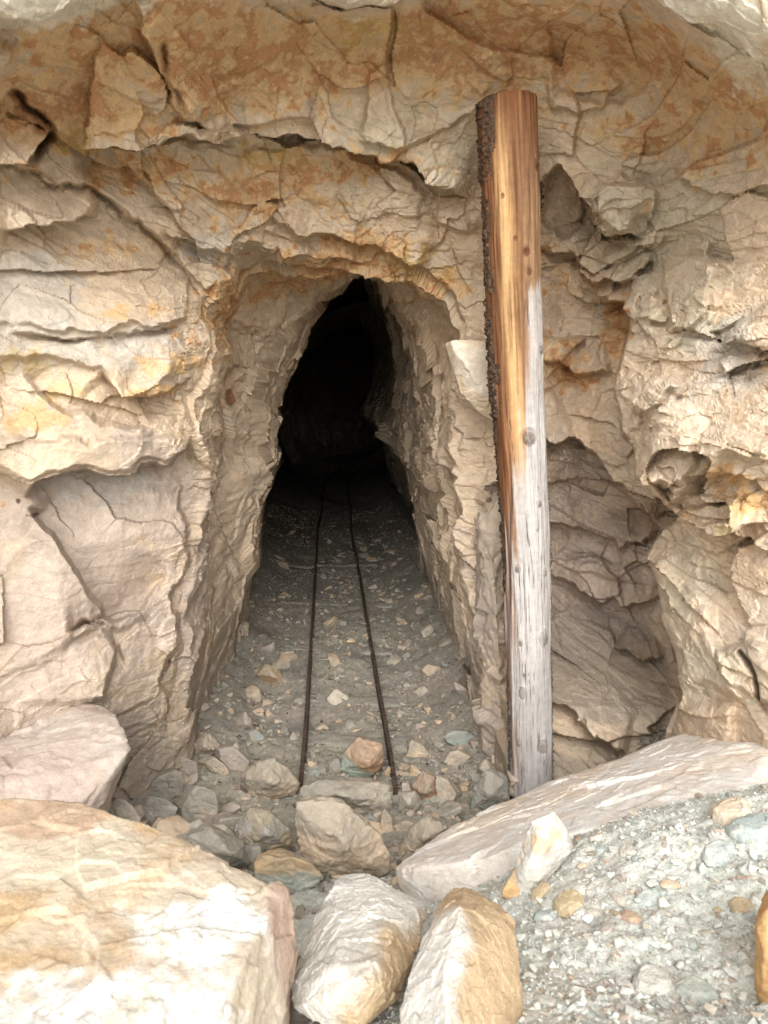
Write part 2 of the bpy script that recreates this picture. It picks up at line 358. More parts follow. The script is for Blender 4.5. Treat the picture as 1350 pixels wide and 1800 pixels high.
T1 = terrace(3.2*fbm(BG_, (1.1, 1.1, 3.0), 4, 346, .42), .9); T2 = terrace(3.2*fbm(BG_+.5, (2.8, 2.8, 7.0), 4, 347, .45), .9)
NZ = -(.064*q1*(.35+.8*rm)+.034*q2*rm*(.3+rm)+.009*q3*rm*rm+.022*T1*rm+.010*T2*rm)
jn = rm*.004*(1-sst(0, .03, qe1))*sst(.1, .4, fbm(PG, 1.6, 2, 349))+.002*(1-sst(0, .04, qe2))*sst(.2, .5, fbm(PG, 2.6, 2, 350))
YF = YF+(NZ+jn).reshape(YF.shape); YAL = YAL+1.1*(NZ+jn).reshape(YF.shape); YF = np.where(I, YF+(YAL-YF)*sst(0, .03, AD), YF)
JOINT = np.clip(jn/.006, 0, 1).reshape(YF.shape)

# ------------------------------------------------------------------ the adit: cross-section round an axis
AXZ = 1.3
def xc(y):
    y = np.asarray(y, float)
    return -.22-.075*(y-3.9)+.05*np.maximum(y-13, 0)**2
sec = np.array([(.76,-.9),(.75,0),(.72,.5),(.64,1.1),(.52,1.7),(.42,2.05),(.30,2.28),(.17,2.42),(.06,2.34),(-.16,2.12),(-.30,1.75),(-.42,1.3),(-.54,.8),(-.62,.3),(-.66,0),(-.68,-.9)])
secF = np.array([(.74,-.9),(.70,0),(.67,.5),(.61,1.1),(.55,1.7),(.53,1.92),(.47,2.10),(.38,2.21),(.25,2.27),(.10,2.30),(-.20,2.30),(-.42,2.24),(-.54,2.02),(-.60,1.7),(-.61,1.2),(-.67,.6),(-.74,0),(-.78,-.9)])
th_d = np.linspace(-math.pi, math.pi, 721)
def sect(S):
    # resample the outline so that straight runs stay straight
    Pq = np.concatenate([np.linspace(S[i], S[(i+1) % len(S)], 12, endpoint=False) for i in range(len(S))])
    th_s = np.arctan2(Pq[:, 1]-AXZ, Pq[:, 0]); r_s = np.hypot(Pq[:, 0], Pq[:, 1]-AXZ); o_ = np.argsort(th_s); th_s = th_s[o_]; r_s = r_s[o_]
    r_ = np.interp(th_d, np.r_[th_s-2*math.pi, th_s, th_s+2*math.pi], np.tile(r_s, 3)); ker = np.ones(5)/5
    return np.convolve(np.r_[r_[-3:-1], r_, r_[1:3]], ker, 'valid')
r_d = sect(sec)+.09*np.exp(-((th_d-1.40)/.10)**2); r_F = sect(secF)
def Rt(th, y):
    wf = sst(3.75, 4.9, y); r = np.interp(th, th_d, r_d)*wf+np.interp(th, th_d, r_F)*(1-wf)
    left = np.clip(-np.cos(th), 0, 1)**.6; right = np.clip(np.cos(th), 0, 1)
    low = np.clip(-np.sin(th), 0, 1)
    fl = np.interp(y, [5.0, 5.5, 6.3, 9], [0, .25, .6, .9])
    fr = np.interp(y, [4.2, 5.0, 6.5, 9], [.0, -.02, -.06, -.04])
    up = np.clip(np.sin(th), 0, 1)**2*np.interp(y, [4.2, 5, 6, 8, 10], [.0, .06, .25, .6, .8])
    # ribs: the walls step in and out along the drive
    rib = .05*np.sin(y*2.3+2*np.sin(th*2))
    rib *= np.interp(y, [4.2, 5, 9], [0, 1, 1.6])
    return r+fl*left*(1-.55*low)*(1+.0*th)+fr*right+up+rib*r*(1-low)+.7*low*sst(6, 9, y)

# tabulated, with blasted faces and steps
ytab = np.r_[np.arange(2.6, 7, .010), np.arange(7, 20.5, .03)]; ttab = np.linspace(-math.pi, math.pi, 1441)
YT, TT = np.meshgrid(ytab, ttab, indexing='ij'); RT0 = Rt(TT.ravel(), YT.ravel())
PT = np.stack([xc(YT.ravel())+RT0*np.cos(TT.ravel()), YT.ravel(), AXZ+RT0*np.sin(TT.ravel())], -1).astype(f32)
PTw = PT+.04*np.stack([vnoise(PT, 4, 61), vnoise(PT, 4, 62), vnoise(PT, 4, 63)], -1)
r1, re1 = chisel(PTw, (2.4, 1.8, 1.5), 361, 1.7, .35); r2, re2 = chisel(PTw, (6.0, 4.5, 3.8), 362, 1.7, .18); r3, re3 = chisel(PTw, (14, 11, 9), 363, 1.6, .12)
RTAB = (RT0+(.055*fbm(PT, (3.5, 1.5, 3.5), 3, 365)+.032*fbm(PT, (10, 4, 10), 3, 366))*sst(5.5, 4, YT.ravel())+.060*r1+(.030*r2+.009*r3)*sst(3.2, 5.2, YT.ravel())).reshape(YT.shape)
def Rt(th, y):
    fy = np.clip(np.where(y < 7, (y-2.6)/.010, 440+(y-7)/.03), 0, len(ytab)-1.001); ft = np.clip((th+math.pi)/(2*math.pi)*1440, 0, 1439.999); i = fy.astype(np.int32); j = ft.astype(np.int32); a = fy-i; b = ft-j
    return (RTAB[i, j]*(1-a)+RTAB[i+1, j]*a)*(1-b)+(RTAB[i, j+1]*(1-a)+RTAB[i+1, j+1]*a)*b

# ------------------------------------------------------------------ sample the rock surface by casting rays out of the pit
NT = int(1900*QUAL); M1 = int(860*QUAL); M0 = int(40*QUAL); M2 = int(300*QUAL)
# angular density: fewer rays into the buried bottom
tt = np.linspace(0, 1, NT*4, endpoint=False); thh = -math.pi/2+2*math.pi*tt
dens = 1-.75*np.exp(-(np.minimum(tt, 1-tt)/.055)**2); cum = np.cumsum(dens); cum /= cum[-1]
theta = np.interp((np.arange(NT)+.5)/NT, cum, thh)
a0 = np.r_[np.linspace(R(68), R(56), M0, endpoint=False), np.linspace(R(56), R(9), M1)]
yh = np.linspace(5.5, 19.5, M2+1)[1:]; yh = 5.5+(yh-5.5)**1.25/(14**.25)
k2 = (yh-5.5)/14; yo2 = EP[1]+(18.9-EP[1])*k2; a2 = np.arctan2(.76, np.maximum(yh-yo2, .05))
alpha = np.r_[a0, a2]; yorg = np.r_[np.full(len(a0), EP[1]), yo2]
NR = len(alpha)
A = np.repeat(alpha, NT); YO = np.repeat(yorg, NT); TH = np.tile(theta, NR)
OX = np.where(YO < 1, -.05, 0)
ox = np.interp(YO, [EP[1], 3.0], [0, 1]); OXX = (1-ox)*EP[0]+ox*xc(YO); OZZ = (1-ox)*EP[2]+ox*AXZ
DX = np.sin(A)*np.cos(TH); DY = np.cos(A); DZ = np.sin(A)*np.sin(TH)
def bil(G, x, z):
    fx = np.clip((x-gx[0])/HG, 0, len(gx)-1.001); fz = np.clip((z-gz[0])/HG, 0, len(gz)-1.001)
    i = fx.astype(np.int32); j = fz.astype(np.int32); a = fx-i; b = fz-j
    return (G[i, j]*(1-a)+G[i+1, j]*a)*(1-b)+(G[i, j+1]*(1-a)+G[i+1, j+1]*a)*b
def gfun(x, y, z):
    gf = y-bil(YF, *proj(x, y, z))
    dx = x-xc(y); dz = z-AXZ; r = np.hypot(dx, dz); gt = r-Rt(np.arctan2(dz, dx), y)
    k = .012; m = np.minimum(gf, gt); d = np.abs(gf-gt)      # rounded lip
    return m-np.where(d < k, (k-d)**2/(4*k), 0)*np.where(gf > -1, 1, 1)
t = np.full(len(A), .15); tp = t.copy(); act = np.arange(len(A)); TM = np.where(A > R(20), 5.5, 16.0)*np.where(YO > 1.5, .6, 1)
hit = np.zeros(len(A), bool)
for it in range(260):
    if len(act) == 0: break
    x = OXX[act]+DX[act]*t[act]; y = YO[act]+DY[act]*t[act]; z = OZZ[act]+DZ[act]*t[act]
    g = gfun(x, y, z); ins = g > 0
    hit[act[ins]] = True
    k = act[~ins]; tp[k] = t[k]; t[k] = t[k]+np.clip(-g[~ins]*.42, .012, .22)
    act = k[t[k] < TM[k]]
lo = tp.copy(); hi = t.copy(); hi[~hit] = TM[~hit]; hi = np.minimum(hi, TM); lo = np.minimum(lo, hi)
for it in range(12):
    mid = (lo+hi)/2; g = gfun(OXX+DX*mid, YO+DY*mid, OZZ+DZ*mid) > 0
    hi = np.where(g, mid, hi); lo = np.where(g, lo, mid)
hi = np.where(hit, hi, TM)
P = np.stack([OXX+DX*hi, YO+DY*hi, OZZ+DZ*hi], -1).reshape(NR, NT, 3)
print('raycast', time.time()-T0, 'hit', hit.mean())
# smooth normals for displacement
def blur(G, n):
    for _ in range(n):
        G = (G+np.roll(G, 1, 1)+np.roll(G, -1, 1))/3
        H = G.copy(); H[1:-1] = (G[1:-1]+G[:-2]+G[2:])/3; G = H
    return G
def box(G, n):
    for _ in range(3):
        Gp = np.concatenate([G[:, -n:], G, G[:, :n]], 1); c = np.cumsum(Gp, 1); c = np.concatenate([0*c[:, :1], c], 1); G = (c[:, 2*n+1:]-c[:, :-2*n-1])/(2*n+1)
        Gp = np.concatenate([np.repeat(G[:1], n, 0), G, np.repeat(G[-1:], n, 0)], 0); c = np.cumsum(Gp, 0); c = np.concatenate([0*c[:1], c], 0); G = (c[2*n+1:]-c[:-2*n-1])/(2*n+1)
    return G
Ns = normals_grid(box(P, max(3, int(12*QUAL))), True)
cen = np.stack([OXX, YO, OZZ], -1).reshape(NR, NT, 3)
flipm = ((cen-P)*Ns).sum(-1) < 0; Ns[flipm] *= -1
Pf = P.reshape(-1, 3).astype(f32); Nf = Ns.reshape(-1, 3).astype(f32)
# bedding frame: layers dip gently to the right, steeper to the right of the portal
ca, sa = math.cos(R(-14)), math.sin(R(-14))
B = np.stack([Pf[:, 0]*ca-Pf[:, 2]*sa*-1*0+Pf[:, 2]*sa, Pf[:, 1], -Pf[:, 0]*sa+Pf[:, 2]*ca], -1).astype(f32)
wv = np.stack([fbm(Pf, 3.0, 3, 21), fbm(Pf, 3.0, 3, 22), fbm(Pf, 3.0, 3, 23)], -1)
Bw = B+.07*wv
def blob(P, u, v, ru, rv, y=None):
    if y is None:
        y = 2.6
        for _ in range(10):
            c = at(u, v, y); y = .6*y+.4*min(float(bil(YF, *proj(*[np.array(_q) for _q in c]))), 4.6)
    c = at(u, v, y); a_, b_ = proj(*c); s = PL/FPX
    return np.exp(-((PJ[0]-a_)/(ru*s))**2-((PJ[1]-b_)/(rv*s))**2-((P[:, 1]-y)/.5)**4)
PJ = proj(Pf[:, 0], Pf[:, 1], Pf[:, 2])
rough = np.full(len(Pf), .50, f32)
for u, v, ru, rv, a_ in [(100,1000,190,190,-.6),(250,900,140,140,-.6),(150,820,220,50,-.2),(380,800,90,400,.75),(1250,650,200,250,.5),(1050,450,180,100,.5),(1250,1000,150,200,.35),(650,440,250,60,.3),(1050,950,150,300,.25),(560,330,300,60,.05),(950,160,200,120,-.15),(1050,1150,120,200,.1)]:
    rough += a_*blob(Pf, u, v, ru, rv)
rough += .35*sst(4, 5, Pf[:, 1]); rough = np.clip(rough, .12, 1.3)*(1+.35*fbm(Pf, 2.2, 3, 31)); rough = np.clip(rough, .08, 1.5).astype(f32)
c2, e2 = chisel(Bw, (5.0, 5.0, 8.0), 42, 1.1, .4)
c3, e3 = chisel(Bw+.01*wv, (13, 13, 19.0), 43, 1.3, .35)
wv2 = np.stack([vnoise(Pf, 14, 24), vnoise(Pf, 14, 25), vnoise(Pf, 14, 26)], -1)
c4, e4 = chisel(B+.010*wv2, (30, 30, 46.0), 44, 1.3, .35)
c5, e5 = chisel(B+.010*wv2, (70, 70, 100.0), 45, 1.2, .4)
t3 = terrace(3.0*fbm(B+.9, (6, 6, 15), 5, 48, .5), .85); t4 = terrace(3.0*fbm(B+.4, (15, 15, 34), 4, 49, .5), .8)
pm = sst(-.15, .45, fbm(Pf, 4.5, 3, 77)); pm2 = sst(-.1, .4, fbm(Pf, 9, 3, 78))
H = .0066*c3*rough*(.2+.9*sst(-.2, .5, fbm(Pf, 3.5, 3, 51)))+.0042*c4*rough*pm+.0018*c5*(.1+rough)*pm2+.0026*t3*(.1+.8*rough)+.0015*t4*(.1+.7*rough)*(.2+pm)
H += .004*fbm(B, (7, 7, 18), 3, 62)*(.4+rough)
fade = sst(R(85), R(84), np.repeat(alpha, NT))
Pd = Pf+Nf*(H*np.where(fade > 0, 1, 1))[:, None].astype(f32)
print('displaced', time.time()-T0)

# ------------------------------------------------------------------ rock colour
TAN = lin(213,190,162)*.88; PALE = lin(217,204,184)*.88; RUST = lin(184,132,90)*.88; OCHRE = lin(210,172,120)*.95; YEL = lin(200,178,110)*.75
PINK = lin(198,181,167)*.80; GREY = lin(198,192,182)*.86; GREEN = lin(198,192,168)*.88; DIM_DUST = lin(172,162,150)*.62; WHITE = lin(232,224,206)*.88; DARK = lin(120,95,75)*.5
def mixc(c, d, k): k = np.clip(k, 0, 1)[:, None]; return c*(1-k)+d*k
P3 = Pf
n_a = fbm(Bw, (2.2, 2.2, 3.4), 5, 101); n_b = fbm(B, (5, 5, 9), 5, 102); n_c = fbm(P3, 22, 4, 103); n_d = fbm(P3, 60, 3, 104)
col = np.tile(TAN, (len(P3), 1))
col = mixc(col, PALE, .30+.35*n_b); col = mixc(col, OCHRE, .22*sst(.2, .9, n_a+.4*n_c))
def paint(c, blobs, n, sharp=.25, thr=.5, k=1.0):
    global col
    m = np.zeros(len(P3), f32)
    for b in blobs: m = np.maximum(m, blob(P3, *b[:4])*(b[4] if len(b) > 4 else 1))
    col = mixc(col, c, k*sst(thr-sharp*.6, thr+sharp*.6, m+n+.24*n_c*(m > .05)+.12*n_d)); return m
paint(PINK, [(150,1000,260,230),(250,880,130,150),(100,1300,260,120),(60,1150,200,200),(380,1100,100,260,.8),(1000,1050,200,320,.9)], .22*n_b, .3, .5, .75)
paint(GREY, [(60,520,120,90),(200,600,150,60,.7),(150,850,120,40,.9),(420,490,60,30,.9),(1280,620,130,90,.8),(350,440,90,40,.6),(560,300,60,30,.7)], .3*n_b, .25, .5, .65)
paint(GREEN, [(1150,380,220,200,.8),(700,220,130,70,.8),(1200,1020,70,90,.9),(1230,1180,90,60,.9),(1050,560,60,50,.6),(800,270,90,60,.9),(1200,540,120,100,.8)], .25*n_b, .3, .5, .4)
BR = [(330,80,330,105,1.05),(800,70,260,100,1.0),(1080,90,260,80,1.02),(500,60,420,75,.85),(1100,90,260,70,.85),(250,130,260,70,.85),(130,190,170,75),(200,60,200,70,.95),(420,100,210,110),(330,30,200,80),(620,110,200,70,.9),(560,290,170,35,.8),(470,330,110,60,.75),(640,430,110,30,.9),(600,470,120,40,.9),(850,60,160,60,.95),(1100,100,170,60,.95),(1250,170,120,90,.95),(1180,240,160,50,.8),(1090,580,40,60,.8),(480,520,120,50,.9),(420,560,80,90,.75),(1000,650,70,50,.6),(20,200,60,70,.8),(220,300,120,30,.7),(760,500,60,40,.7),(180,440,100,25,.5),(950,480,80,60,.5)]
paint(OCHRE, BR, .32*n_b+.12*n_c, .26, .42, .72)
paint(RUST, [(b[0], b[1], b[2]*.95, b[3]*.95, (b[4] if len(b) > 4 else 1)*.82) for b in BR], .30*n_b+.40*n_c+.14*n_d, .16, .66, .72)
paint(YEL*1.1, [(140,245,50,30,.9),(640,60,80,40,.9),(480,270,80,30,.7),(1290,900,80,60,.6),(750,460,70,50,.6),(680,350,80,50,.5),(40,640,60,30,.6),(110,700,60,30,.6)], .2*n_b+.1*n_c,   .25, .55, .45)
paint(OCHRE, [(60,730,70,30),(330,640,90,25,.8),(280,690,60,20,.9),(1280,850,60,60,.8),(1330,880,60,30,.8),(1200,900,40,40,.6),(230,550,100,20,.7),(850,620,40,20,.9)], .3*n_b+.15*n_c, .18, .6, .75)
# pale crystalline freckles on the stained rock
fd1, fd2, fh, _ = cells(P3+.004*wv2, 62, 111); sp = (1-sst(.22, .34, fd1))*(h01(fh, 3) > .45)
fd1, fd2, fh, _ = cells(P3+.006*wv2, 28, 112); sp = np.maximum(sp, (1-sst(.22, .36, fd1+.12*n_d))*(h01(fh, 3) > .6))
brm = np.zeros(len(P3), f32)
for b in BR: brm = np.maximum(brm, blob(P3, *b[:4]))
col = mixc(col, lin(212,182,146)*.85, .8*sp*sst(.3, .7, brm+.3*n_a))
# brow rims painted paler for the open sky light they catch
paint(WHITE, [(100,10,190,60,1.2),(380,-30,120,60,1.1),(1220,10,190,60,1.2),(1320,60,90,110,1.1)], .25*n_b, .2, .55, .8); paint(PALE, [(620,0,200,50,1.1)], .3*n_b, .2, .55, .7)
# copper-green specks; dust at the foot and in the drive, darkened as painted shade
paint(lin(150,185,170)*.7, [(1185,1110,16,14),(1175,985,14,6,.9),(1290,280,14,4),(285,1180,22,8,.8),(1320,1235,14,8)], .35*n_c, .15, .95, .4)
paint(DARK, [(33,880,6,7,1.0),(60,905,12,4,.8),(862,862,16,26,1)], .2*n_c, .15, .6, .9)
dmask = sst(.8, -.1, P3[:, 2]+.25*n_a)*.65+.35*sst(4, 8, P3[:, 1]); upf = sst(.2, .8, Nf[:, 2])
col = mixc(col, DIM_DUST, np.clip(dmask*np.where(PJ[0] > .55, .35, 1)+.5*upf*sst(2.2, .8, P3[:, 2]), 0, .85))
# damp brown seep in the drive
col = mixc(col, RUST*.7, .5*blob(P3, 800, 820, 50, 20, 4.6)*sst(0, .4, n_c))
# joints gather dark dirt
col *= (1+.07*n_c+.05*n_d+.04*c3)[:, None]
col = mixc(col, DARK, .10*bil(JOINT, *proj(Pf[:, 0], Pf[:, 1], Pf[:, 2]))*(Pf[:, 1] < 4.6))
V = Pd.reshape(NR, NT, 3)
Fq = grid_faces(NR, NT, True)
endc = np.array([[xc(19.8), 19.8, AXZ]]); ne = NR*NT
Vall = np.r_[V.reshape(-1, 3), endc]
last = (NR-1)*NT+np.arange(NT); Fe = np.stack([last, np.roll(last, -1), np.full(NT, ne), np.full(NT, ne)], -1)
cliff = mesh_np('cliff', Vall, Fq, M_CLIFF, np.r_[col, [DIM_DUST]], smooth=False)
tag(cliff, kind='structure', label='weathered tan and rust stained rock face with the mouth of a mine drive')
# unseen cap added to close the drive against stray sky light
bk = mesh_np('drive_cap', np.r_[V[-1], endc], np.stack([np.arange(NT), (np.arange(NT)+1) % NT, np.full(NT, NT)], -1), M_CLIFF, np.tile(DIM_DUST, (NT+1, 1)))
tag(bk, kind='structure')
print('cliff', time.time()-T0)

# ------------------------------------------------------------------ the ground: one sheet, drive floor, pit and spoil mound
gp = [(-1,4,0),(.5,4,0),(-1.3,7,0),(.3,7,0),(-1.6,10,-.02),(.2,10,0),(-.3,5,0),(-.25,3.4,.0),(-.6,14,-.02),(1.2,14,0),(0,20,0),(1.0,3.7,.08),(1.2,4.2,.1)]
for u, v, y in [(330,1330,3.35),(250,1400,2.95),(150,1430,2.55),(300,1480,2.35),(450,1480,2.55),(600,1400,3.0),(600,1540,2.25),(590,1640,1.75),(800,1450,2.7),(870,1400,3.05),(520,1750,1.3),
                (900,1600,1.40),(1100,1450,1.62),(1350,1400,1.6),(1200,1700,1.12),(1350,1800,.92),(900,1800,.98),(700,1700,1.4),(1350,1550,1.3),(1000,1500,1.55),(100,1700,1.45),(1050,1400,2.9),(1150,1330,2.8)]:
    q = at(u, v, y); gp.append((q[0], q[1], q[2]))
gp += [(-.9,1.3,.5),(-1.5,1.6,.6),(-1.3,2.2,.42),(.45,2.3,.18),(.9,2.45,.25),(-2.5,2,.8),(2.5,1.6,.95),(0,.6,.82),(.8,.5,.90),(-.8,.5,.7),(0,-.2,.3),(1.5,.0,.5),(-1.5,0,.5),(0,-2,.1),(3,-2,.2),(-3,-2,.2),(0,-9,-.6),(9,-6,-.3),(-9,-6,-.3),(9,3,.5),(-9,3,.5),(6,20,0),(-6,20,0)]
gp = np.array(gp, float); gtps = tps(gp[:, :2], gp[:, 2], .0005)
def far_clip(x, y, z): return np.clip(z, -1.5, 1.1)
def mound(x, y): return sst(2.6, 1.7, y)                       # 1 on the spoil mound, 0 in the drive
ties_px = [(1292, 545, 715), (1217, 520, 705), (1135, 505, 690), (1055, 490, 690), (985, 500, 665)]
def gz_of(X, Y, detail=True):
    X = np.asarray(X, float); Y = np.asarray(Y, float)
    Z = far_clip(X, Y, gtps(X, Y))
    Pq = np.c_[X.ravel(), Y.ravel(), np.zeros(X.size)]
    k = (.55+.45*mound(X, Y)).ravel()
    n = .030*fbm(Pq, 2.6, 3, 201)+.012*fbm(Pq, 9, 3, 202)
    if detail:
        c, e = chisel(Pq+.03*np.stack([vnoise(Pq, 7, 5), vnoise(Pq, 7, 6), 0*k], -1), 11, 203, .8, .5); n = n+(.008+.010*(1-k))*c*sst(-.5, .4, fbm(Pq, 1.7, 2, 9))
        c, e = chisel(Pq, 34, 204, .8, .6); n = n+.0045*c+.0022*fbm(Pq, 60, 3, 205)
    Z = Z+(n*(.4+.6*k)).reshape(X.shape)
    # rubble banks against the side walls of the drive
    dxw = np.abs(X-xc(Y)-.02); Z = Z+np.where(Y > 3.2, .16*sst(.42, .85, dxw)*sst(3.2, 3.9, Y), 0)
    return Z
ys = np.r_[np.linspace(-12, -.5, 24), np.linspace(-.4, .5, 14), .55*np.exp(np.linspace(0, math.log(9/.55), int(760*QUAL))), np.linspace(9.1, 20, 90)]
xs_ = np.r_[np.linspace(-14, -2.1, 20), np.linspace(-2.0, 2.0, int(760*QUAL)), np.linspace(2.1, 14, 20)]
XX, YY = np.meshgrid(xs_, ys, indexing='ij')
ZZ = gz_of(XX, YY)
Pg = np.c_[XX.ravel(), YY.ravel(), ZZ.ravel()].astype(f32)
ga = fbm(Pg, 3, 4, 210); gb = fbm(Pg, 14, 4, 211); gm = mound(Pg[:, 0], Pg[:, 1])
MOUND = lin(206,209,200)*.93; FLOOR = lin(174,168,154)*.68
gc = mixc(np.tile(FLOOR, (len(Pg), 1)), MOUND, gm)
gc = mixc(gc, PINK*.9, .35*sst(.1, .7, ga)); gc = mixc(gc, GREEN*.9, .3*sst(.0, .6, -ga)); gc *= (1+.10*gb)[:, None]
fl_, _, hid, _ = cells(Pg, 70, 212); gc *= (.84+.3*h01(hid, 4))[:, None]
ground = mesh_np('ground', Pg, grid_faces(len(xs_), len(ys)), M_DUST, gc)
# winding: x-major grid gives downward faces, flip
ground.data.flip_normals(); tag(ground, kind='structure', label='dusty grey floor of the drive and spoil mound in front of it')
def gheight(x, y): return float(gz_of(np.array([x]), np.array([y]), False)[0])
def on_ground(u, v):
    """the ground point seen at u, v"""
    y = 3.0; lo_, hi_ = .5, 16.0
    for yy in np.arange(.55, 16, .05):
        q = at(u, v, yy)
        if q[2] < gheight(q[0], yy): hi_ = yy; lo_ = yy-.05; break
    for _ in range(8):
        m = (lo_+hi_)/2; q = at(u, v, m)
        if q[2] < gheight(q[0], m): hi_ = m
        else: lo_ = m
    q = at(u, v, hi_); return q
print('ground', time.time()-T0)

# ------------------------------------------------------------------ rocks
_ico = {}
def ico(n):
    if n not in _ico:
        bm = bmesh.new(); bmesh.ops.create_icosphere(bm, subdivisions=n, radius=1)
        V = np.array([v.co[:] for v in bm.verts]); Fa = np.array([[l.index for l in f.verts] for f in bm.faces]); bm.free(); _ico[n] = (V, Fa)
    return _ico[n]
def hull_planes(pts):
    bm = bmesh.new()
    for p_ in pts: bm.verts.new(p_)
    r = bmesh.ops.convex_hull(bm, input=list(bm.verts)); bm.normal_update()
    out = []
    for f in bm.faces:
        n = np.array(f.normal[:]); 
        if np.linalg.norm(n) > .5: out.append((n, float(n @ np.array(f.verts[0].co[:])), f.calc_area()))
    bm.free(); return out
def star(pts, sub=6, p=60, amp=.5, seed=0, grain=(1, 1, 1), terr=1):
    """rounded convex block through the hull of pts, its faces chipped and cracked"""
    pts = np.asarray(pts, float); c = (pts.min(0)+pts.max(0))/2*.5+pts.mean(0)*.5
    sz = (pts.max(0)-pts.min(0))/2; pl = hull_planes([tuple(q-c) for q in pts])
    rs = random.Random(seed*13+5); rel = [q-c for q in pts]
    for _ in range(9):
        n = np.array([rs.gauss(0, 1), rs.gauss(0, 1)-.3, rs.gauss(0, 1)+.2]); n = n/sz; n /= np.linalg.norm(n)
        pl.append((n, max(float(q @ n) for q in rel)*rs.uniform(.84, .95), 1e3))
    Dv, Fa = ico(sub); D = Dv*sz; D /= np.linalg.norm(D, axis=1, keepdims=True)
    acc = np.zeros(len(D)); ps = []
    p = 260
    for n, d, a in pl:
        if d < 0: n, d = -n, -d
        ps.append(np.maximum(D @ n/max(d, 1e-4), 1e-6))
    ps = np.array(ps); mxr = ps.max(0); r = 1/(mxr*((ps/mxr)**p).sum(0)**(1/p)); V_ = D*r[:, None]
    NN = ((ps/mxr)**24).T @ np.array([(n if d > 0 else -n) for n, d, a in pl]); NN /= np.linalg.norm(NN, axis=1, keepdims=True)+1e-9
    size = float(np.median(np.linalg.norm(V_, axis=1)))
    Pw = (V_/size).astype(f32)+f32(seed*3.7)
    w3 = np.stack([vnoise(Pw, 1.3, seed+1), vnoise(Pw, 1.3, seed+2), vnoise(Pw, 1.3, seed+3)], -1)
    c1_, e1_ = chisel(Pw+.2*w3, np.array([1.5, 1.5, 1.9])*np.array(grain), seed+5, .9, .5*terr)
    c2_, e2_ = chisel(Pw+.1*w3, np.array([4.0, 4.0, 6.0])*np.array(grain), seed+6, 1.0, .5*terr)
    c3_, e3_ = chisel(Pw+.05*w3, np.array([11, 11, 16])*np.array(grain), seed+7, .9, .6)
    h = .09*c1_+.042*c2_+.014*c3_+.05*fbm(Pw, 1.1, 4, seed+8)+terr*.006*(np.floor(5*fbm(Pw, 1.6, 4, seed+10))+sst(.75, 1, (5*fbm(Pw, 1.6, 4, seed+10)) % 1))+.006*fbm(Pw, 16, 3, seed+9)
    V_ = V_+NN*(h*size*amp)[:, None]
    return V_, Fa, c, Pw, size, (c2_, e2_)
STCOL = {'tan': TAN, 'pale': PALE, 'grey': GREY, 'pink': PINK, 'green': lin(178,190,176)*.75, 'blue': lin(165,182,180)*.72, 'ochre': OCHRE, 'rust': RUST, 'red': lin(165,105,85)*.65, 'white': lin(226,222,212)*.78, 'side': lin(208,182,146)*.70, 'dust': FLOOR*1.08, 'yellow': lin(205,170,100)*.75}
def stone_cols(Pw, seed, base, alt=None, k=.5, thr=.1, dust=0.0, Nz=None, s=1.2):
    n1 = fbm(Pw, s, 5, seed+11); n2 = fbm(Pw, 7, 4, seed+12)
    c = np.tile(STCOL[base], (len(Pw), 1))*(1+.10*n2+.06*n1)[:, None]
    if alt: c = mixc(c, STCOL[alt], k*sst(thr-.18, thr+.18, n1+.3*n2))
    if dust: c = mixc(c, STCOL['dust'], dust*(sst(-.3, .6, n1*.5+(Nz if Nz is not None else .5))))
    return c
def block(name, label, cat, outline, Y, thick, front=(), base='tan', alt=None, k=.6, thr=.1, dust=0.0, sub=6, amp=.5, seed=0, p=22, back=.8, drop=.35, group=None, cols=None, mat=None, grain=(1, 1, 1), mute=0, terr=1):
    """a rock whose outline is given by sight lines (u,v[,y]) at its own distance, with a front ridge and a back"""
    o3 = [at(q[0], q[1], q[2] if len(q) > 2 else Y) for q in outline]; cc = np.mean(o3, 0)
    pts = list(o3)+[at(*q) for q in front]
    for q in o3: pts.append(cc+(q-cc)*back+np.array([cc[0]*.1, thick, -thick*drop]))
    V_, Fa, c, Pw, size, ce = star(pts, sub, p, amp, seed+int(abs(cc[0])*100), grain, terr)
    N_ = V_/np.linalg.norm(V_, axis=1, keepdims=True)
    cl = stone_cols(Pw, seed, base, alt, k, thr, dust, N_[:, 2])
    if cols: cl = cols(V_+c, cl, Pw)
    if mute: cl = mixc(cl, STCOL['dust'], np.full(len(cl), mute)*(.5+.9*sst(-.4, .8, N_[:, 2]+.6*fbm(Pw, 2, 4, seed+15))))
    o = mesh_np(name, V_, Fa, mat or M_STONE, cl); o.location = c
    tag(o, label, cat, group); return o


# where a sight line meets the cliff: for things fixed to it
_pc = Pd.astype(np.float64)-CAM
_f = _pc[:, 1]*math.cos(PITCH)-_pc[:, 2]*math.sin(PITCH); _u = 675+FPX*_pc[:, 0]/_f; _v = 900-FPX*(_pc[:, 1]*math.sin(PITCH)+_pc[:, 2]*math.cos(PITCH))/_f
def surf(u, v, r=5):
    m = np.where((np.abs(_u-u) < r) & (np.abs(_v-v) < r) & (_f > .3))[0]
    return Pd[m[np.argmin(_f[m])]].astype(float) if len(m) else at(u, v, 3.2)

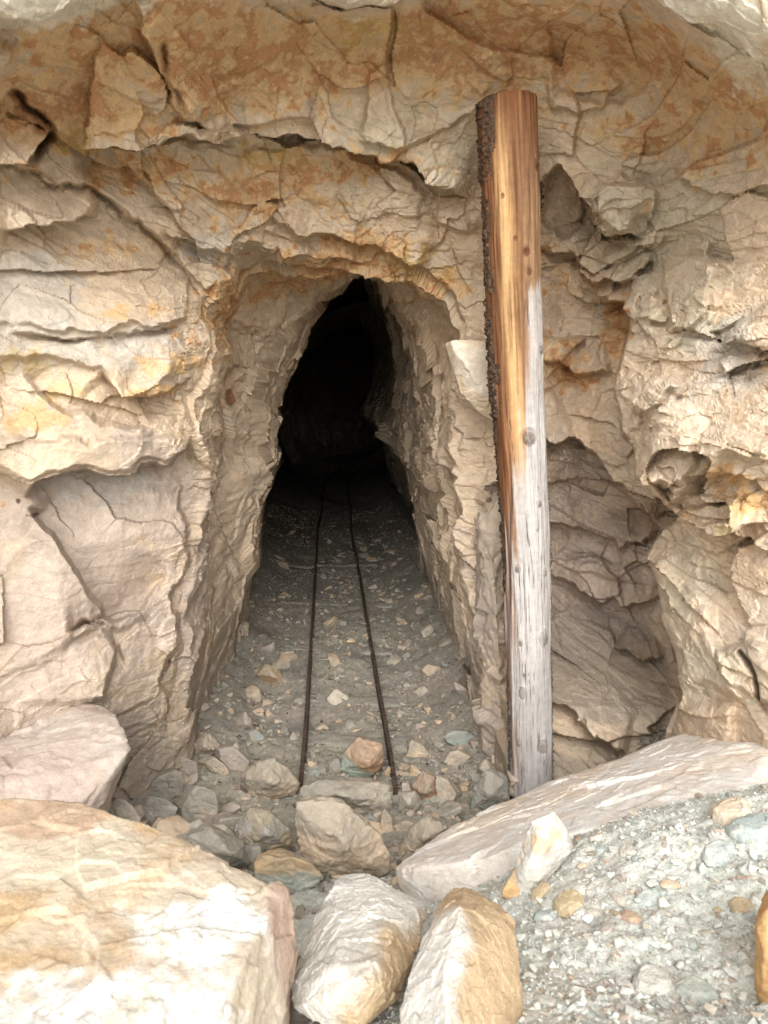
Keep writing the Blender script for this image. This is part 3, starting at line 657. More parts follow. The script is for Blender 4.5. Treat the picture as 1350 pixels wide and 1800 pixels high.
# ---- foreground boulders
def cols_big(P, c, Pw):
    a = fbm(P, 5, 5, 301); b = fbm(P, 16, 4, 302); d1, d2, h, _ = cells(P+.02*np.stack([b, a, b], -1), 26, 303)
    c = np.tile(lin(222,206,182)*.70, (len(P), 1))
    c = mixc(c, lin(205,172,128)*.70, .8*sst(-.1, .35, a+.15*b)); c = mixc(c, lin(195,150,112)*.62, .5*sst(.25, .6, fbm(P, 7, 4, 304)))
    wt = sst(.30, .65, 1.1*np.exp(-((P[:, 0]+.36)/.22)**2-((P[:, 1]-.80)/.14)**2)+.9*np.exp(-((P[:, 0]+.27)/.12)**2-((P[:, 1]-1.05)/.07)**2)+.35*b+.1*a)
    c = mixc(c, lin(232,230,222)*.84, wt)
    c = mixc(c, lin(190,180,168)*.6, .55*(1-sst(0, .05, d2-d1))*np.maximum(wt, .2))
    c = mixc(c, GREEN, .6*sst(.35, .6, fbm(P, 9, 4, 306)))
    c = mixc(c, lin(196,164,146)*.62, .7*sst(.5, .8, np.exp(-((P[:, 0]+.15)/.05)**2-((P[:, 1]-1.1)/.10)**2)+.3*b))
    return c*(1+.06*b)[:, None]
BIGP = [(-120,1400,1.35),(0,1386,1.36),(70,1394,1.34),(120,1428,1.30),(200,1433,1.28),(252,1440,1.27),(312,1465,1.25),(372,1502,1.22),(440,1533,1.20),(492,1552,1.17),(518,1582,1.12),(524,1625,1.08),(516,1720,.99),(506,1840,.90),(480,1960,.82),(200,2050,.70),(-140,2000,.70)]
block('boulder', 'big ochre and white crusted boulder filling the lower left corner', 'boulder', BIGP, 1.1, .20,
      front=[(455,1600,1.08),(440,1840,.84)], base='pale', sub=8, amp=.34, seed=31, p=40, back=.95, drop=2.2, cols=cols_big, mat=M_BOULDER)
def cols_half(axis, x0, a_, b_, sharp=.03, nseed=5, s=8):
    A_ = np.array(axis, float)
    def f(P, c, Pw):
        n = fbm(P, s, 5, nseed); k = sst(-sharp, sharp, P @ A_-x0+.05*n); g = fbm(P, 22, 4, nseed+1)
        return mixc(np.tile(STCOL[a_], (len(P), 1)), STCOL[b_], k)*(1+.10*g+.05*n)[:, None]
    return f
c2p = at(640, 1670, 1.15); c3p = at(800, 1700, 1.0)
block('boulder', 'white topped stone with ochre side between big boulder and upright wedge', 'boulder',
      [(588,1556,1.34),(650,1549,1.35),(700,1573,1.32),(754,1602,1.27),(738,1645,1.2),(724,1705,1.12),(700,1775,1.06),(640,1815,1.02),(562,1802,1.05),(516,1772,1.08),(508,1722,1.14),(540,1650,1.22),(572,1600,1.28)], 1.2, .12,
      front=[(600,1740,1.0),(690,1650,1.12),(660,1720,1.02)], base='white', sub=8, amp=.5, seed=32, p=30, mat=M_BOULDER,
      cols=cols_half((.75, -.5, -.45), float(np.dot((.75,-.5,-.45), at(665,1680,1.06))), 'white', 'side'))
block('boulder', 'upright wedge of stone, pale blue left face and ochre right face', 'boulder',
      [(786,1584,1.14),(815,1574,1.15),(852,1590,1.15),(906,1626,1.13),(916,1690,1.08),(920,1800,1.0),(915,1930,.92),(690,1930,.86),(700,1790,.96),(722,1700,1.03),(756,1625,1.10)], 1.05, .12,
      front=[(806,1600,1.07),(795,1700,.95),(785,1800,.88),(780,1930,.80)], base='white', sub=8, amp=.42, seed=33, p=34, mat=M_BOULDER,
      cols=cols_half((1, 0, -.1), float(at(815,1700,1.0)[0]-.1*at(815,1700,1.0)[2]), 'white', 'side', .025))
def cols_slab(P, c, Pw):
    a = fbm(P, 4, 5, 321); b = fbm(P, 14, 4, 322); c = np.tile(lin(224,214,202)*.92, (len(P), 1))
    c = mixc(c, lin(226,222,214)*.95, sst(-.2, .4, b)); c = mixc(c, OCHRE, .3*sst(.3, .7, a+.3*b))
    return c*(1+.05*b)[:, None]
SLAB = [(698,1526,1.85),(742,1490,1.97),(860,1420,2.2),(980,1370,2.38),(1100,1345,2.42),(1172,1303,2.5),(1290,1253,2.5),(1350,1240,2.5),(1480,1235,2.4),(1480,1440,1.62),(1240,1440,1.62),(1010,1480,1.64),(910,1505,1.66),(722,1532,1.76)]
block('slab', 'long pale cream slab lying across the mound in front of the post', 'slab', SLAB, 2.0, .02,
      front=[(705,1560,1.80),(745,1597,1.74),(850,1610,1.66),(905,1590,1.64),(1300,1500,1.62)], base='pale', sub=8, amp=.30, terr=.5, seed=34, p=44, back=.96, drop=9, cols=cols_slab, mat=M_BOULDER)
block('rock', 'pale cream upright stone with orange flecks leaning on the long slab', 'rock',
      [(932,1442),(975,1424),(1004,1468),(1012,1490),(985,1502),(940,1535),(918,1600),(880,1600),(905,1530),(925,1490)], 1.48, .10, front=[(950,1480,1.42),(930,1560,1.43)], base='white', alt='ochre', k=.6, thr=.3, sub=6, seed=35, drop=.6)
block('rock', 'thin golden brown shard wedged under the pale upright stone', 'rock',
      [(930,1488,1.50),(938,1500,1.50),(915,1560,1.46),(905,1602,1.42),(876,1575,1.45),(885,1560,1.46)], 1.46, .05, base='ochre', alt='rust', k=.5, sub=5, seed=36, mute=.3)
block('boulder', 'flat topped dusty pink boulder at the foot of the left wall', 'boulder',
      [(-120,1255,2.6),(0,1236,2.65),(100,1230,2.65),(188,1242,2.6),(214,1262,2.45),(230,1305,2.3),(190,1352,2.2),(128,1420,2.1),(60,1415,2.05),(-120,1430,1.95)], 2.3, .05,
      front=[(-120,1560,1.98),(100,1480,2.08),(190,1400,2.2)], base='pink', alt='grey', k=.4, sub=7, amp=.34, seed=37, p=34, back=.98, drop=6, mat=M_BOULDER)
block('boulder', 'rounded tan boulder half behind the long slab under the right wall', 'boulder',
      [(1168,1292),(1190,1243),(1225,1214),(1262,1232),(1310,1250),(1300,1300),(1180,1330)], 2.62, .3, front=[(1225,1260,2.5)], base='tan', alt='pink', k=.5, sub=7, seed=38)
block('rock', 'tall orange brown stone cut by the right edge at bottom', 'rock', [(1331,1625),(1352,1592),(1420,1590),(1420,1830),(1352,1805),(1330,1760),(1336,1690)], 1.02, .12, front=[(1350,1700,.97)], base='ochre', alt='rust', k=.5, sub=6, seed=41)
block('rock', 'tall upright slab of pink tan rock standing at the left of the post foot', 'rock',
      [(836,1100),(839,900),(857,856),(880,850),(898,868),(908,1000),(912,1390),(880,1388),(850,1340),(842,1220)], 3.42, .3, front=[(870,1000,3.30),(885,1250,3.30)], base='pink', alt='tan', k=.6, thr=.1, sub=7, seed=39, amp=.8, back=1.0, drop=0, mute=.3,
      cols=lambda P, c, Pw: mixc(c, DARK, .8*np.exp(-((P[:, 2]-P[:, 2].max())/.05)**2)*sst(-.2, .4, fbm(P, 30, 3, 7))))
block('rock', 'square pale cream block jutting from the right portal wall left of the post', 'rock',
      [(784,604),(800,598),(856,600),(900,610),(900,745),(868,742),(838,718),(814,706),(800,660)], 3.30, .4, front=[(820,640,3.22),(850,690,3.22)], base='pale', alt='ochre', k=.4, thr=.3, sub=7, seed=40, amp=.3, back=1.0, drop=0)
# ---- middle rubble, each its own stone
MID = [
('slab','large dusty tan slab stone standing between the rail ends and the gravel',[(520,1405),(560,1399),(606,1410),(632,1438),(666,1465),(684,1500),(684,1540),(600,1550),(540,1532),(528,1490),(514,1440)],2.5,.15,'tan','dust',.5,[(590,1480,2.38)]),
('slab','long grey tan slab lying crosswise against the rail ends',[(528,1382),(560,1371),(660,1373),(688,1385),(693,1420),(680,1434),(630,1436),(600,1420),(518,1404)],2.88,.14,'dust','tan',.5,[(610,1398,2.78)]),
('rock','rounded tan rock beside the end of the left rail',[(424,1366),(450,1340),(482,1334),(506,1350),(527,1378),(520,1402),(480,1410),(440,1402)],2.98,.2,'tan','dust',.5,[(475,1372,2.86)]),
('rock','block with orange top and green grey side lying between the rails',[(604,1322),(630,1296),(672,1306),(679,1340),(655,1369),(620,1369),(597,1352)],3.3,.16,'green','ochre',.9,[(645,1340,3.18)]),
('rock','grey rock with a yellow patch left of the upright slab stone',[(440,1417),(480,1430),(511,1460),(519,1492),(480,1510),(415,1505),(410,1470)],2.5,.15,'grey','yellow',.6,[(470,1465,2.4)]),
('rock','tan triangular rock just above the left tip of the long slab',[(696,1510),(718,1462),(750,1434),(788,1455),(775,1480),(740,1515)],2.5,.13,'tan','dust',.4,[(745,1475,2.42)]),
('rock','upright grey rock with a bluish corner left of the post foot',[(852,1350),(892,1374),(895,1405),(865,1430),(826,1424),(834,1382)],2.85,.15,'dust','blue',.5,[(860,1395,2.78)]),
('rock','rust brown rock right of the right rail end',[(724,1380),(742,1356),(765,1365),(775,1395),(760,1412),(735,1408)],3.05,.12,'rust','dust',.6,[(748,1388,2.98)]),
('rock','tan rock against the rust brown rock on its right side',[(764,1362),(785,1370),(805,1400),(790,1420),(768,1410)],3.05,.12,'tan','dust',.5,[]),
('rock','small pale block touching the end of the right rail',[(702,1394),(730,1392),(740,1415),(722,1434),(700,1428)],2.95,.09,'pale','dust',.5,[(720,1412,2.88)]),
('rock','pointed tan rock against the foot of the left portal wall',[(338,1310),(362,1286),(384,1302),(392,1322),(360,1334),(336,1330)],3.4,.14,'tan','pink',.5,[(362,1310,3.3)]),
('rock','small tan wedge in front of the pointed rock by the left wall',[(360,1342),(378,1330),(396,1345),(406,1360),(392,1370),(372,1355)],3.15,.09,'tan','dust',.3,[]),
('rock','smooth flat tan rock between the wedge and the rounded rock',[(382,1316),(412,1312),(440,1338),(436,1358),(404,1356),(388,1336)],3.2,.12,'pink','dust',.5,[]),
('rock','pink pyramid shaped rock left of the left rail',[(414,1275),(432,1250),(446,1268),(448,1284),(425,1288)],3.85,.12,'pink','tan',.5,[(432,1272,3.78)]),
('rock','flat blue green stone with a yellow edge below the pink pyramid rock',[(436,1288),(452,1282),(466,1296),(462,1306),(440,1302)],3.75,.08,'blue','yellow',.4,[]),
('rock','ochre tan rock alone by the left wall deeper in the drive',[(453,1186),(468,1166),(488,1172),(502,1192),(496,1206),(470,1200)],4.75,.16,'ochre','tan',.7,[(480,1188,4.66)]),
('rock','smooth oval blue grey stone on the floor left of the post',[(780,1294),(795,1284),(820,1285),(842,1298),(836,1310),(808,1314),(786,1306)],3.7,.12,'blue','grey',.3,[]),
('rock','flat brown slab stone below the oval blue grey stone',[(778,1340),(790,1322),(806,1318),(828,1332),(806,1352),(786,1350)],3.45,.09,'tan','dust',.5,[]),
('rock','tan upright chip right of the right rail below the middle of the track',[(715,1330),(722,1298),(745,1312),(756,1330),(735,1336)],3.6,.08,'tan','dust',.5,[]),
('slab','pale grey flat stone beside an orange sliver left of centre',[(243,1422),(268,1400),(300,1408),(314,1420),(304,1440),(270,1446)],2.55,.06,'grey','white',.4,[]),
('slab','dusty pink flat stone next to the pale grey flat stone',[(165,1440),(208,1402),(225,1406),(250,1440),(240,1462),(180,1470)],2.4,.08,'pink','dust',.3,[]),
('rock','thin orange sliver of stone beside the pale grey flat stone',[(288,1446),(296,1434),(312,1428),(316,1434),(306,1446)],2.45,.03,'ochre','rust',.5,[]),
('slab','wide grey brown slab stone in the rubble at left',[(318,1420),(345,1380),(380,1392),(386,1430),(360,1450),(322,1442)],2.7,.10,'dust','tan',.5,[]),
('slab','low ledge of dusty rock under the left wall foot',[(245,1395),(280,1365),(315,1352),(325,1370),(322,1398),(285,1408)],2.85,.12,'dust','pink',.4,[]),
('slab','broad flat slab with pink front just behind the big boulder',[(330,1470),(370,1455),(430,1482),(438,1520),(400,1530),(330,1500)],2.25,.14,'dust','pink',.5,[(410,1500,2.15)]),
('rock','tan pointed stone resting on the broad flat slab',[(368,1470),(386,1440),(430,1436),(440,1450),(420,1476),(390,1482)],2.4,.09,'pink','dust',.4,[]),
('rock','grey stone with a curved orange rim below the left rubble',[(446,1518),(470,1506),(520,1508),(548,1520),(572,1545),(540,1570),(480,1570),(450,1545)],2.05,.12,'green','grey',.4,[]),
('rock','small pale stone between the rounded rock and yellow patched rock',[(412,1402),(425,1388),(436,1400),(430,1412),(416,1414)],2.75,.05,'pale','dust',.4,[]),
('rock','little blue green chip beside the left rail end',[(545,1362),(553,1352),(563,1356),(560,1370),(548,1370)],3.1,.03,'blue','green',.5,[]),
('rock','blue chip under the crosswise slab by the right rail',[(636,1440),(650,1433),(666,1440),(664,1454),(645,1454)],2.65,.04,'blue','grey',.4,[]),
('rock','brick red chip beside the blue chip by the right rail',[(664,1436),(670,1432),(674,1440),(671,1448),(665,1446)],2.65,.03,'red','rust',.4,[]),
('rock','flat green blue chip beside the small pale block',[(738,1418),(750,1408),(762,1416),(756,1424),(742,1424)],2.9,.03,'blue','green',.4,[]),
('rock','upright tan finger stone at the lower end of right rail',[(670,1430),(676,1420),(690,1440),(692,1462),(678,1470),(668,1456)],2.75,.06,'tan','dust',.4,[]),
('rock','flat tan stone beside the tan triangular rock',[(690,1452),(715,1442),(735,1450),(722,1466),(695,1468)],2.6,.06,'tan','dust',.4,[]),
('rock','pink slab stone sunk in the middle rubble at left',[(296,1350),(320,1330),(345,1340),(350,1362),(322,1372)],3.1,.08,'pink','dust',.4,[]),
]
for i, (nm, lb, ol, Y_, th_, b_, a_, k_, fr_) in enumerate(MID):
    w_ = max(q[0] for q in ol)-min(q[0] for q in ol)
    vb = max(q[1] for q in ol); ub = np.mean([q[0] for q in ol]); gpt = on_ground(ub, vb-2); sh = float(gpt[1])+.02-Y_ if abs(gpt[1]-Y_) < 1.2 else 0
    Yn = Y_+sh; kk = Yn/Y_
    cols = None
    if 'curved orange rim' in lb:
        cols = lambda P, c, Pw: mixc(c, OCHRE*.9, sst(.55, .75, (P[:, 2]-P[:, 2].min())/(np.ptp(P[:, 2])+1e-6)+.1*fbm(P, 20, 3, 3)))
    if 'orange top' in lb:
        cols = lambda P, c, Pw: mixc(np.tile(STCOL['green'], (len(P), 1)), lin(206,160,118)*.75, sst(-.02, .02, (P[:, 0]-P[:, 0].mean())*.8+(P[:, 2]-P[:, 2].mean())+.02*fbm(P, 20, 3, 3)))*(1+.12*fbm(P, 30, 4, 5))[:, None]
    block(nm, lb, 'rock' if nm == 'rock' else 'slab', ol, Yn, th_*kk, front=[(q[0], q[1], q[2]*kk) for q in fr_], base=b_, alt=a_, k=k_, thr=.05, dust=.25, sub=6 if w_ > 40 else 5, seed=400+i*3, p=26, cols=cols, amp=.65, mute=.42)

# ---- stones on the spoil mound: u, v, half width, half height, turn, colour, label
MST = [
(1305,1595,24,20,0,'yellow','round ochre disc stone with dark rim on the grey gravel'),
(1303,1545,6,26,-14,'red','thin red brown splinter of stone standing in the gravel at right'),
(1022,1742,23,13,0,'red','brick red lump of stone in the gravel at bottom'),
(980,1713,10,15,5,'white','small bright white chip above the brick red stone'),
(990,1684,19,9,0,'ochre','long ochre pebble above the bright white chip'),
(1003,1717,6,8,0,'rust','tiny brown pebble touching the bright white chip'),
(1108,1613,17,21,-25,'rust','brown pink pebble in the middle of the gravel'),
(1080,1606,9,8,20,'yellow','small golden pebble left of the brown pink pebble'),
(1048,1472,13,15,25,'pink','pink pebble near the long slab'),
(1070,1635,20,13,-20,'pink','flat pink stone below the golden pebble'),
(1168,1606,14,12,-20,'pink','pink stone right of the brown pink pebble'),
(1042,1604,10,13,0,'pink','small pink chip beside the yellow crusted rocks'),
(1087,1580,24,9,15,'pink','pale pink shard pointing left across the gravel'),
(1140,1578,30,15,38,'blue','elongated pale blue stone right of the pale pink shard'),
(1177,1555,14,17,0,'ochre','peanut shaped light ochre pebble above the blue stones'),
(1191,1580,16,7,-30,'blue','slim pale blue chip under the peanut shaped pebble'),
(1102,1496,25,15,35,'pale','pale angular slab of stone near the top of the gravel'),
(1056,1492,15,9,10,'blue','small bright blue grey chip left of the pale angular slab'),
(1016,1476,14,8,40,'yellow','golden brown chip right of the pale upright stone'),
(1237,1665,9,5,0,'rust','little orange brown chip in the right half of the gravel'),
(1256,1723,10,6,0,'yellow','small brown oval pebble near the lower right of the gravel'),
(1288,1671,21,17,0,'grey','smooth grey flat pebble at right of the gravel'),
(1322,1702,22,30,10,'grey','grey rounded stone half under the orange stone at right edge'),
(1146,1726,40,34,0,'grey','larger cracked pale flat stone in the bottom gravel'),
(1226,1745,36,36,0,'green','cracked greenish pale flat stone right of the larger pale one'),
(1095,1728,14,23,0,'grey','upright oval pale stone left of the larger cracked stone'),
(1094,1770,14,17,25,'grey','pale stone chip at the bottom below the oval pale stone'),
(1030,1785,18,22,0,'blue','pale blue slab chip at the very bottom of the gravel'),
(1140,1790,40,14,0,'grey','wide pale flat stone cut by the bottom edge of the picture'),
(1218,1628,9,7,-30,'pink','small orange pink pebble in the right half of the gravel'),
(1260,1599,8,7,0,'yellow','tiny yellowish round pebble left of the round ochre disc'),
(1215,1655,20,9,10,'green','pale greenish flat chip above the little orange brown chip'),
(1345,1520,12,12,0,'pink','pink stone cut by the right edge of the picture'),
(1023,1522,8,9,0,'ochre','small light ochre pebble in the upper left gravel'),
(1035,1540,9,9,0,'pale','small cream pebble under the small light ochre pebble'),
(962,1537,9,8,0,'ochre','little cream ochre pebble by the pale upright stone'),
(958,1612,22,20,0,'blue','blue grey lump under the yellow crusted rocks'),
(950,1568,31,16,-8,'yellow','yellow crusted knobbly rock at the left of the gravel'),
(1000,1590,38,28,0,'yellow','cream and yellow rock joined below the yellow crusted knobbly rock'),
(1016,1566,17,14,0,'white','bright white blue lump beside the cream and yellow rock'),
(1285,1428,46,36,25,'tan','square tan block at the upper right of the gravel'),
(1330,1458,42,45,0,'blue','crumbling pale blue flaky rock at right edge'),
(1262,1500,26,36,-15,'blue','crumbling pale blue patch of rock above the red brown splinter'),
(960,1760,15,30,0,'grey','grey chip beside the upright wedge at the bottom'),
(1163,1655,12,8,0,'pale','pale chip below the pink stone on the right'),
(1115,1672,13,9,0,'grey','grey pebble below the brown pink pebble'),
]
def mound_stone(u, v, ru, rv, rot, base, label, name='pebble', cat='pebble', sub=5, seed=0):
    q = on_ground(u, v); fw = q[1]*math.cos(PITCH)+(CAM[2]-q[2])*math.sin(PITCH); s_ = fw/FPX
    rnd = random.Random(int(u*7+v)); ang = R(rot)
    hw, hd = ru*s_, rv*s_*1.15; pts = []
    n = 9
    for k in range(n):
        a_ = 2*math.pi*k/n+rnd.uniform(-.25, .25); rr = rnd.uniform(.86, 1.06)
        x, y = hw*math.cos(a_)*rr, hd*math.sin(a_)*rr; x, y = x*math.cos(ang)-y*math.sin(ang), x*math.sin(ang)+y*math.cos(ang)
        for hz_, sc in ((.36, .72), (-.02, 1.0), (-.35, .8)):
            pts.append((x*sc, y*sc, hz_*min(hw, hd)*rnd.uniform(.8, 1.2)))
    V_, Fa, c, Pw, size, ce = star(pts, sub, 24, .55, seed)
    alt = {'yellow': 'rust', 'ochre': 'pale', 'red': 'rust', 'rust': 'ochre', 'pink': 'pale', 'blue': 'white', 'grey': 'white', 'green': 'grey', 'white': 'blue', 'pale': 'grey', 'tan': 'ochre'}[base]
    cs_ = stone_cols(Pw, seed, base, alt, .5, .15, .12); cs_ = cs_*.68+MOUND*.32
    o = mesh_np(name, V_+c, Fa, M_STONE, cs_)
    nrm = np.array([gheight(q[0]-.02, q[1])-gheight(q[0]+.02, q[1]), gheight(q[0], q[1]-.02)-gheight(q[0], q[1]+.02), .04])
    o.location = q; o.rotation_euler = Vector(nrm).to_track_quat('Z', 'Y').to_euler()
    tag(o, label, cat); return o
for i, (u, v, ru, rv, rot, b_, lb) in enumerate(MST):
    big = max(ru, rv) > 20
    mound_stone(u, v, ru, rv, rot, b_, lb, 'stone' if big else 'pebble', 'stone' if big else 'pebble', 6 if big else 4, 600+i*5)
print('rocks', time.time()-T0)

# ---- loose rubble: prototypes, then copies with their own place, size and turn
rr = random.Random(5); protos = []
for k in range(14):
    sx, sy, sz_ = 1, rr.uniform(.6, 1), rr.uniform(.35, .75)
    pts = [(sx*rr.uniform(-1, 1), sy*rr.uniform(-1, 1), sz_*rr.uniform(-1, 1)) for _ in range(13)]
    V_, Fa, c, Pw, size, ce = star(pts, 4, 28, .5, 700+k)
    b_, a_ = [('tan', 'dust'), ('pink', 'dust'), ('dust', 'tan'), ('pale', 'dust'), ('dust', 'grey'), ('grey', 'tan'), ('tan', 'ochre')][k % 7]
    protos.append((V_/np.abs(V_[:, 0]).max(), Fa, Pw, stone_cols(Pw, 700+k, b_, a_, .5, .1, .3)))
first = {}
def rubble(x, y, s_, k, nm, label, cat, group, sink=.25):
    key = (nm, k)
    if key not in first:
        o = mesh_np(nm, protos[k][0], protos[k][1], M_STONE, protos[k][3] if nm != 'gravel_chip' else protos[k][3]*.25+MOUND*.85); first[key] = o
    else:
        o = first[key].copy(); C.objects.link(o)
    o.location = (x, y, gheight(x, y)+s_*(.35-sink)); o.scale = (s_, s_, s_)
    o.rotation_euler = (rr.uniform(-.5, .5), rr.uniform(-.5, .5), rr.uniform(0, 6.28)); tag(o, label, cat, group)
n_ = 0
while n_ < 298:
    y = 2.3+ (rr.random()**2.0)*7; x = float(xc(y))+rr.uniform(-.85, .85) if y > 3.3 else rr.uniform(-1.25, .8)
    q = np.array([x, y, gheight(x, y)]); s_ = rr.choice([.018, .022, .028, .035, .045, .06, .07])*(1.15 if y < 3.3 else 1)
    if y > 3.1 and (abs(x-(-.387-.073*(y-3.43))) < .045+s_ or abs(x-(.054-.083*(y-3.43))) < .045+s_): continue
    rubble(x, y, s_, rr.randrange(14), 'rubble_stone', 'small dusty angular stone lying loose on the floor of the drive', 'stone', 'loose stones on the drive floor'); n_ += 1
n_ = 0
while n_ < 70:
    u, v = rr.uniform(925, 1350), rr.uniform(1440, 1800)
    if v < 1480 and u < 1010: continue
    q = on_ground(u, v)
    if q[1] > 2: continue
    rubble(q[0], q[1], rr.uniform(.006, .014), rr.randrange(14), 'gravel_chip', 'small pale chip of stone in the gravel of the spoil mound', 'chip', 'pale chips in the spoil mound gravel', .15); n_ += 1

# ---- gravel: nobody could count it
rg = np.random.default_rng(3)
def gravel(name, xy, sizes, colf, label):
    sh = []
    for k in range(24):
        bm = bmesh.new(); sc = np.array([1, rg.uniform(.6, 1), rg.uniform(.35, .8)])
        for _ in range(11): bm.verts.new(Vector(rg.uniform(-1, 1, 3)*sc))
        g = bmesh.ops.convex_hull(bm, input=list(bm.verts)); bmesh.ops.delete(bm, geom=[v for v in bm.verts if not v.link_faces], context='VERTS')
        bm.verts.ensure_lookup_table(); bm.verts.index_update()
        sh.append((np.array([v.co[:] for v in bm.verts]), np.array([[v.index for v in f.verts] for f in bm.faces if len(f.verts) == 3]))); bm.free()
    VV, FF, CC = [], [], []; off = 0; zz = gz_of(xy[:, 0], xy[:, 1])
    for i in range(len(xy)):
        v_, f_ = sh[rg.integers(24)]; a, b = rg.uniform(0, 6.28), rg.uniform(-.6, .6)
        Rz = np.array([[math.cos(a), -math.sin(a), 0], [math.sin(a), math.cos(a), 0], [0, 0, 1]]); Rx = np.array([[1, 0, 0], [0, math.cos(b), -math.sin(b)], [0, math.sin(b), math.cos(b)]])
        VV.append((v_*sizes[i]) @ (Rz @ Rx).T+np.array([xy[i, 0], xy[i, 1], zz[i]+sizes[i]*.15])); FF.append(f_+off); off += len(v_)
        CC.append(np.tile(colf(i, xy[i]), (len(v_), 1)))
    o = mesh_np(name, np.concatenate(VV), np.concatenate(FF), M_STONE, np.concatenate(CC), smooth=False)
    tag(o, label, kind='stuff'); return o
pal = [MOUND, MOUND*1.1, GREY, MOUND*1.15, lin(186,190,182)*.78, PINK*.9, MOUND*.9, PALE*.95, MOUND*.8]
nM = 30000; ym = .66+rg.random(nM)**1.3*1.6; xm = -.12+rg.random(nM)*(.15+.62*ym+.12)
smz = np.clip(rg.lognormal(math.log(.0026), .6, nM), .0012, .013)
gravel('gravel', np.c_[xm, ym], smz, lambda i, p: pal[rg.integers(9)]*rg.uniform(.8, 1.1)*(1 if rg.random() > .05 else .7)+(0 if rg.random() > .02 else np.array([.04, -.03, -.07])), 'fine grey green gravel of the spoil mound')
nF = 26000; yf = 1.9+rg.random(nF)**1.9*9; xf = np.where(yf > 3.2, xc(yf)+rg.uniform(-.9, .9, nF), rg.uniform(-1.3, 1.2, nF))
keep = (fbm(np.c_[xf, yf, 0*xf], 3.0, 3, 77) > rg.uniform(-.7, .5, nF)); xf, yf = xf[keep], yf[keep]
sfz = np.clip(rg.lognormal(math.log(.0068), .65, len(xf)), .002, .028)*np.where(yf < 4.2, 1.35, 1)
palf = [FLOOR, FLOOR*1.1, FLOOR*.9, TAN*.85, PINK*.8, GREY*.8, FLOOR*1.0]
gravel('grit', np.c_[xf, yf], sfz, lambda i, p: palf[rg.integers(7)]*rg.uniform(.85, 1.1), 'loose grit and stone chips strewn over the drive floor')
# dark splinters of rotten wood and straw
nS = 420; yv = 2.9+rg.random(nS)**1.6*6; xv = xc(yv)+rg.uniform(-.75, .75, nS); zv = gz_of(xv, yv); VV, FF = [], []
for i in range(nS):
    L_, w_ = rg.uniform(.008, .035), rg.uniform(.0012, .003); a = rg.uniform(0, 6.28); t_ = np.array([math.cos(a), math.sin(a), rg.uniform(-.2, .3)]); sdv = np.array([-math.sin(a), math.cos(a), 0])*w_; up_ = np.array([0, 0, w_*1.3])
    c = np.array([xv[i], yv[i], zv[i]+.005]); e0, e1_ = c-t_*L_/2, c+t_*L_/2+sdv*rg.uniform(-2, 2)
    b0 = len(VV); VV += [e0-sdv, e0+sdv, e0+up_, e1_-sdv, e1_+sdv, e1_+up_]
    FF += [[b0, b0+1, b0+4, b0+3], [b0+1, b0+2, b0+5, b0+4], [b0+2, b0, b0+3, b0+5]]
M_TWIG = rock_mat('rotten_wood', .3, .3)
spl = mesh_np('wood_splinters', VV, FF, M_TWIG, np.tile(lin(70,58,48), (len(VV), 1)), smooth=False); tag(spl, 'dark splinters of rotten wood strewn on the drive floor', kind='stuff')
print('gravel', time.time()-T0)

# ------------------------------------------------------------------ rails and sleepers
def metal_mat():
    m = bpy.data.materials.new('rusty_iron'); m.use_nodes = True; t = m.node_tree; b = t.nodes['Principled BSDF']
    n = t.nodes.new('ShaderNodeTexNoise'); n.inputs['Scale'].default_value = 60; n.inputs['Detail'].default_value = 6
    g = t.nodes.new('ShaderNodeNewGeometry'); t.links.new(g.outputs['Position'], n.inputs['Vector'])
    r = t.nodes.new('ShaderNodeValToRGB'); r.color_ramp.elements[0].position = .35; r.color_ramp.elements[0].color = (*lin(52,44,40), 1)
    r.color_ramp.elements[1].position = .68; r.color_ramp.elements[1].color = (*lin(112,92,78), 1)
    t.links.new(n.outputs[0], r.inputs[0]); t.links.new(r.outputs[0], b.inputs['Base Color']); b.inputs['Roughness'].default_value = .75; b.inputs['Metallic'].default_value = .25
    bp = t.nodes.new('ShaderNodeBump'); bp.inputs['Strength'].default_value = .5; bp.inputs['Distance'].default_value = .003; t.links.new(n.outputs[0], bp.inputs['Height']); t.links.new(bp.outputs[0], b.inputs['Normal'])
    return m
M_IRON = metal_mat()
def sweep(name, path, prof, mat, parent=None, col=None):
    path = np.asarray(path, float); T = np.gradient(path, axis=0); T /= np.linalg.norm(T, axis=1, keepdims=True)
    S = np.cross(T, [0, 0, 1]); S /= np.linalg.norm(S, axis=1, keepdims=True); U_ = np.cross(S, T); prof = np.asarray(prof, float)
    V_ = path[:, None]+S[:, None]*prof[None, :, 0, None]+U_[:, None]*prof[None, :, 1, None]
    n, m = len(path), len(prof); F_ = grid_faces(n, m, True).tolist()
    me = bpy.data.meshes.new(name); me.from_pydata(V_.reshape(-1, 3).tolist(), [], F_+[list(range(m))[::-1], [(n-1)*m+j for j in range(m)]]); me.materials.append(mat)
    o = bpy.data.objects.new(name, me); C.objects.link(o)
    if parent: o.parent = parent
    return o
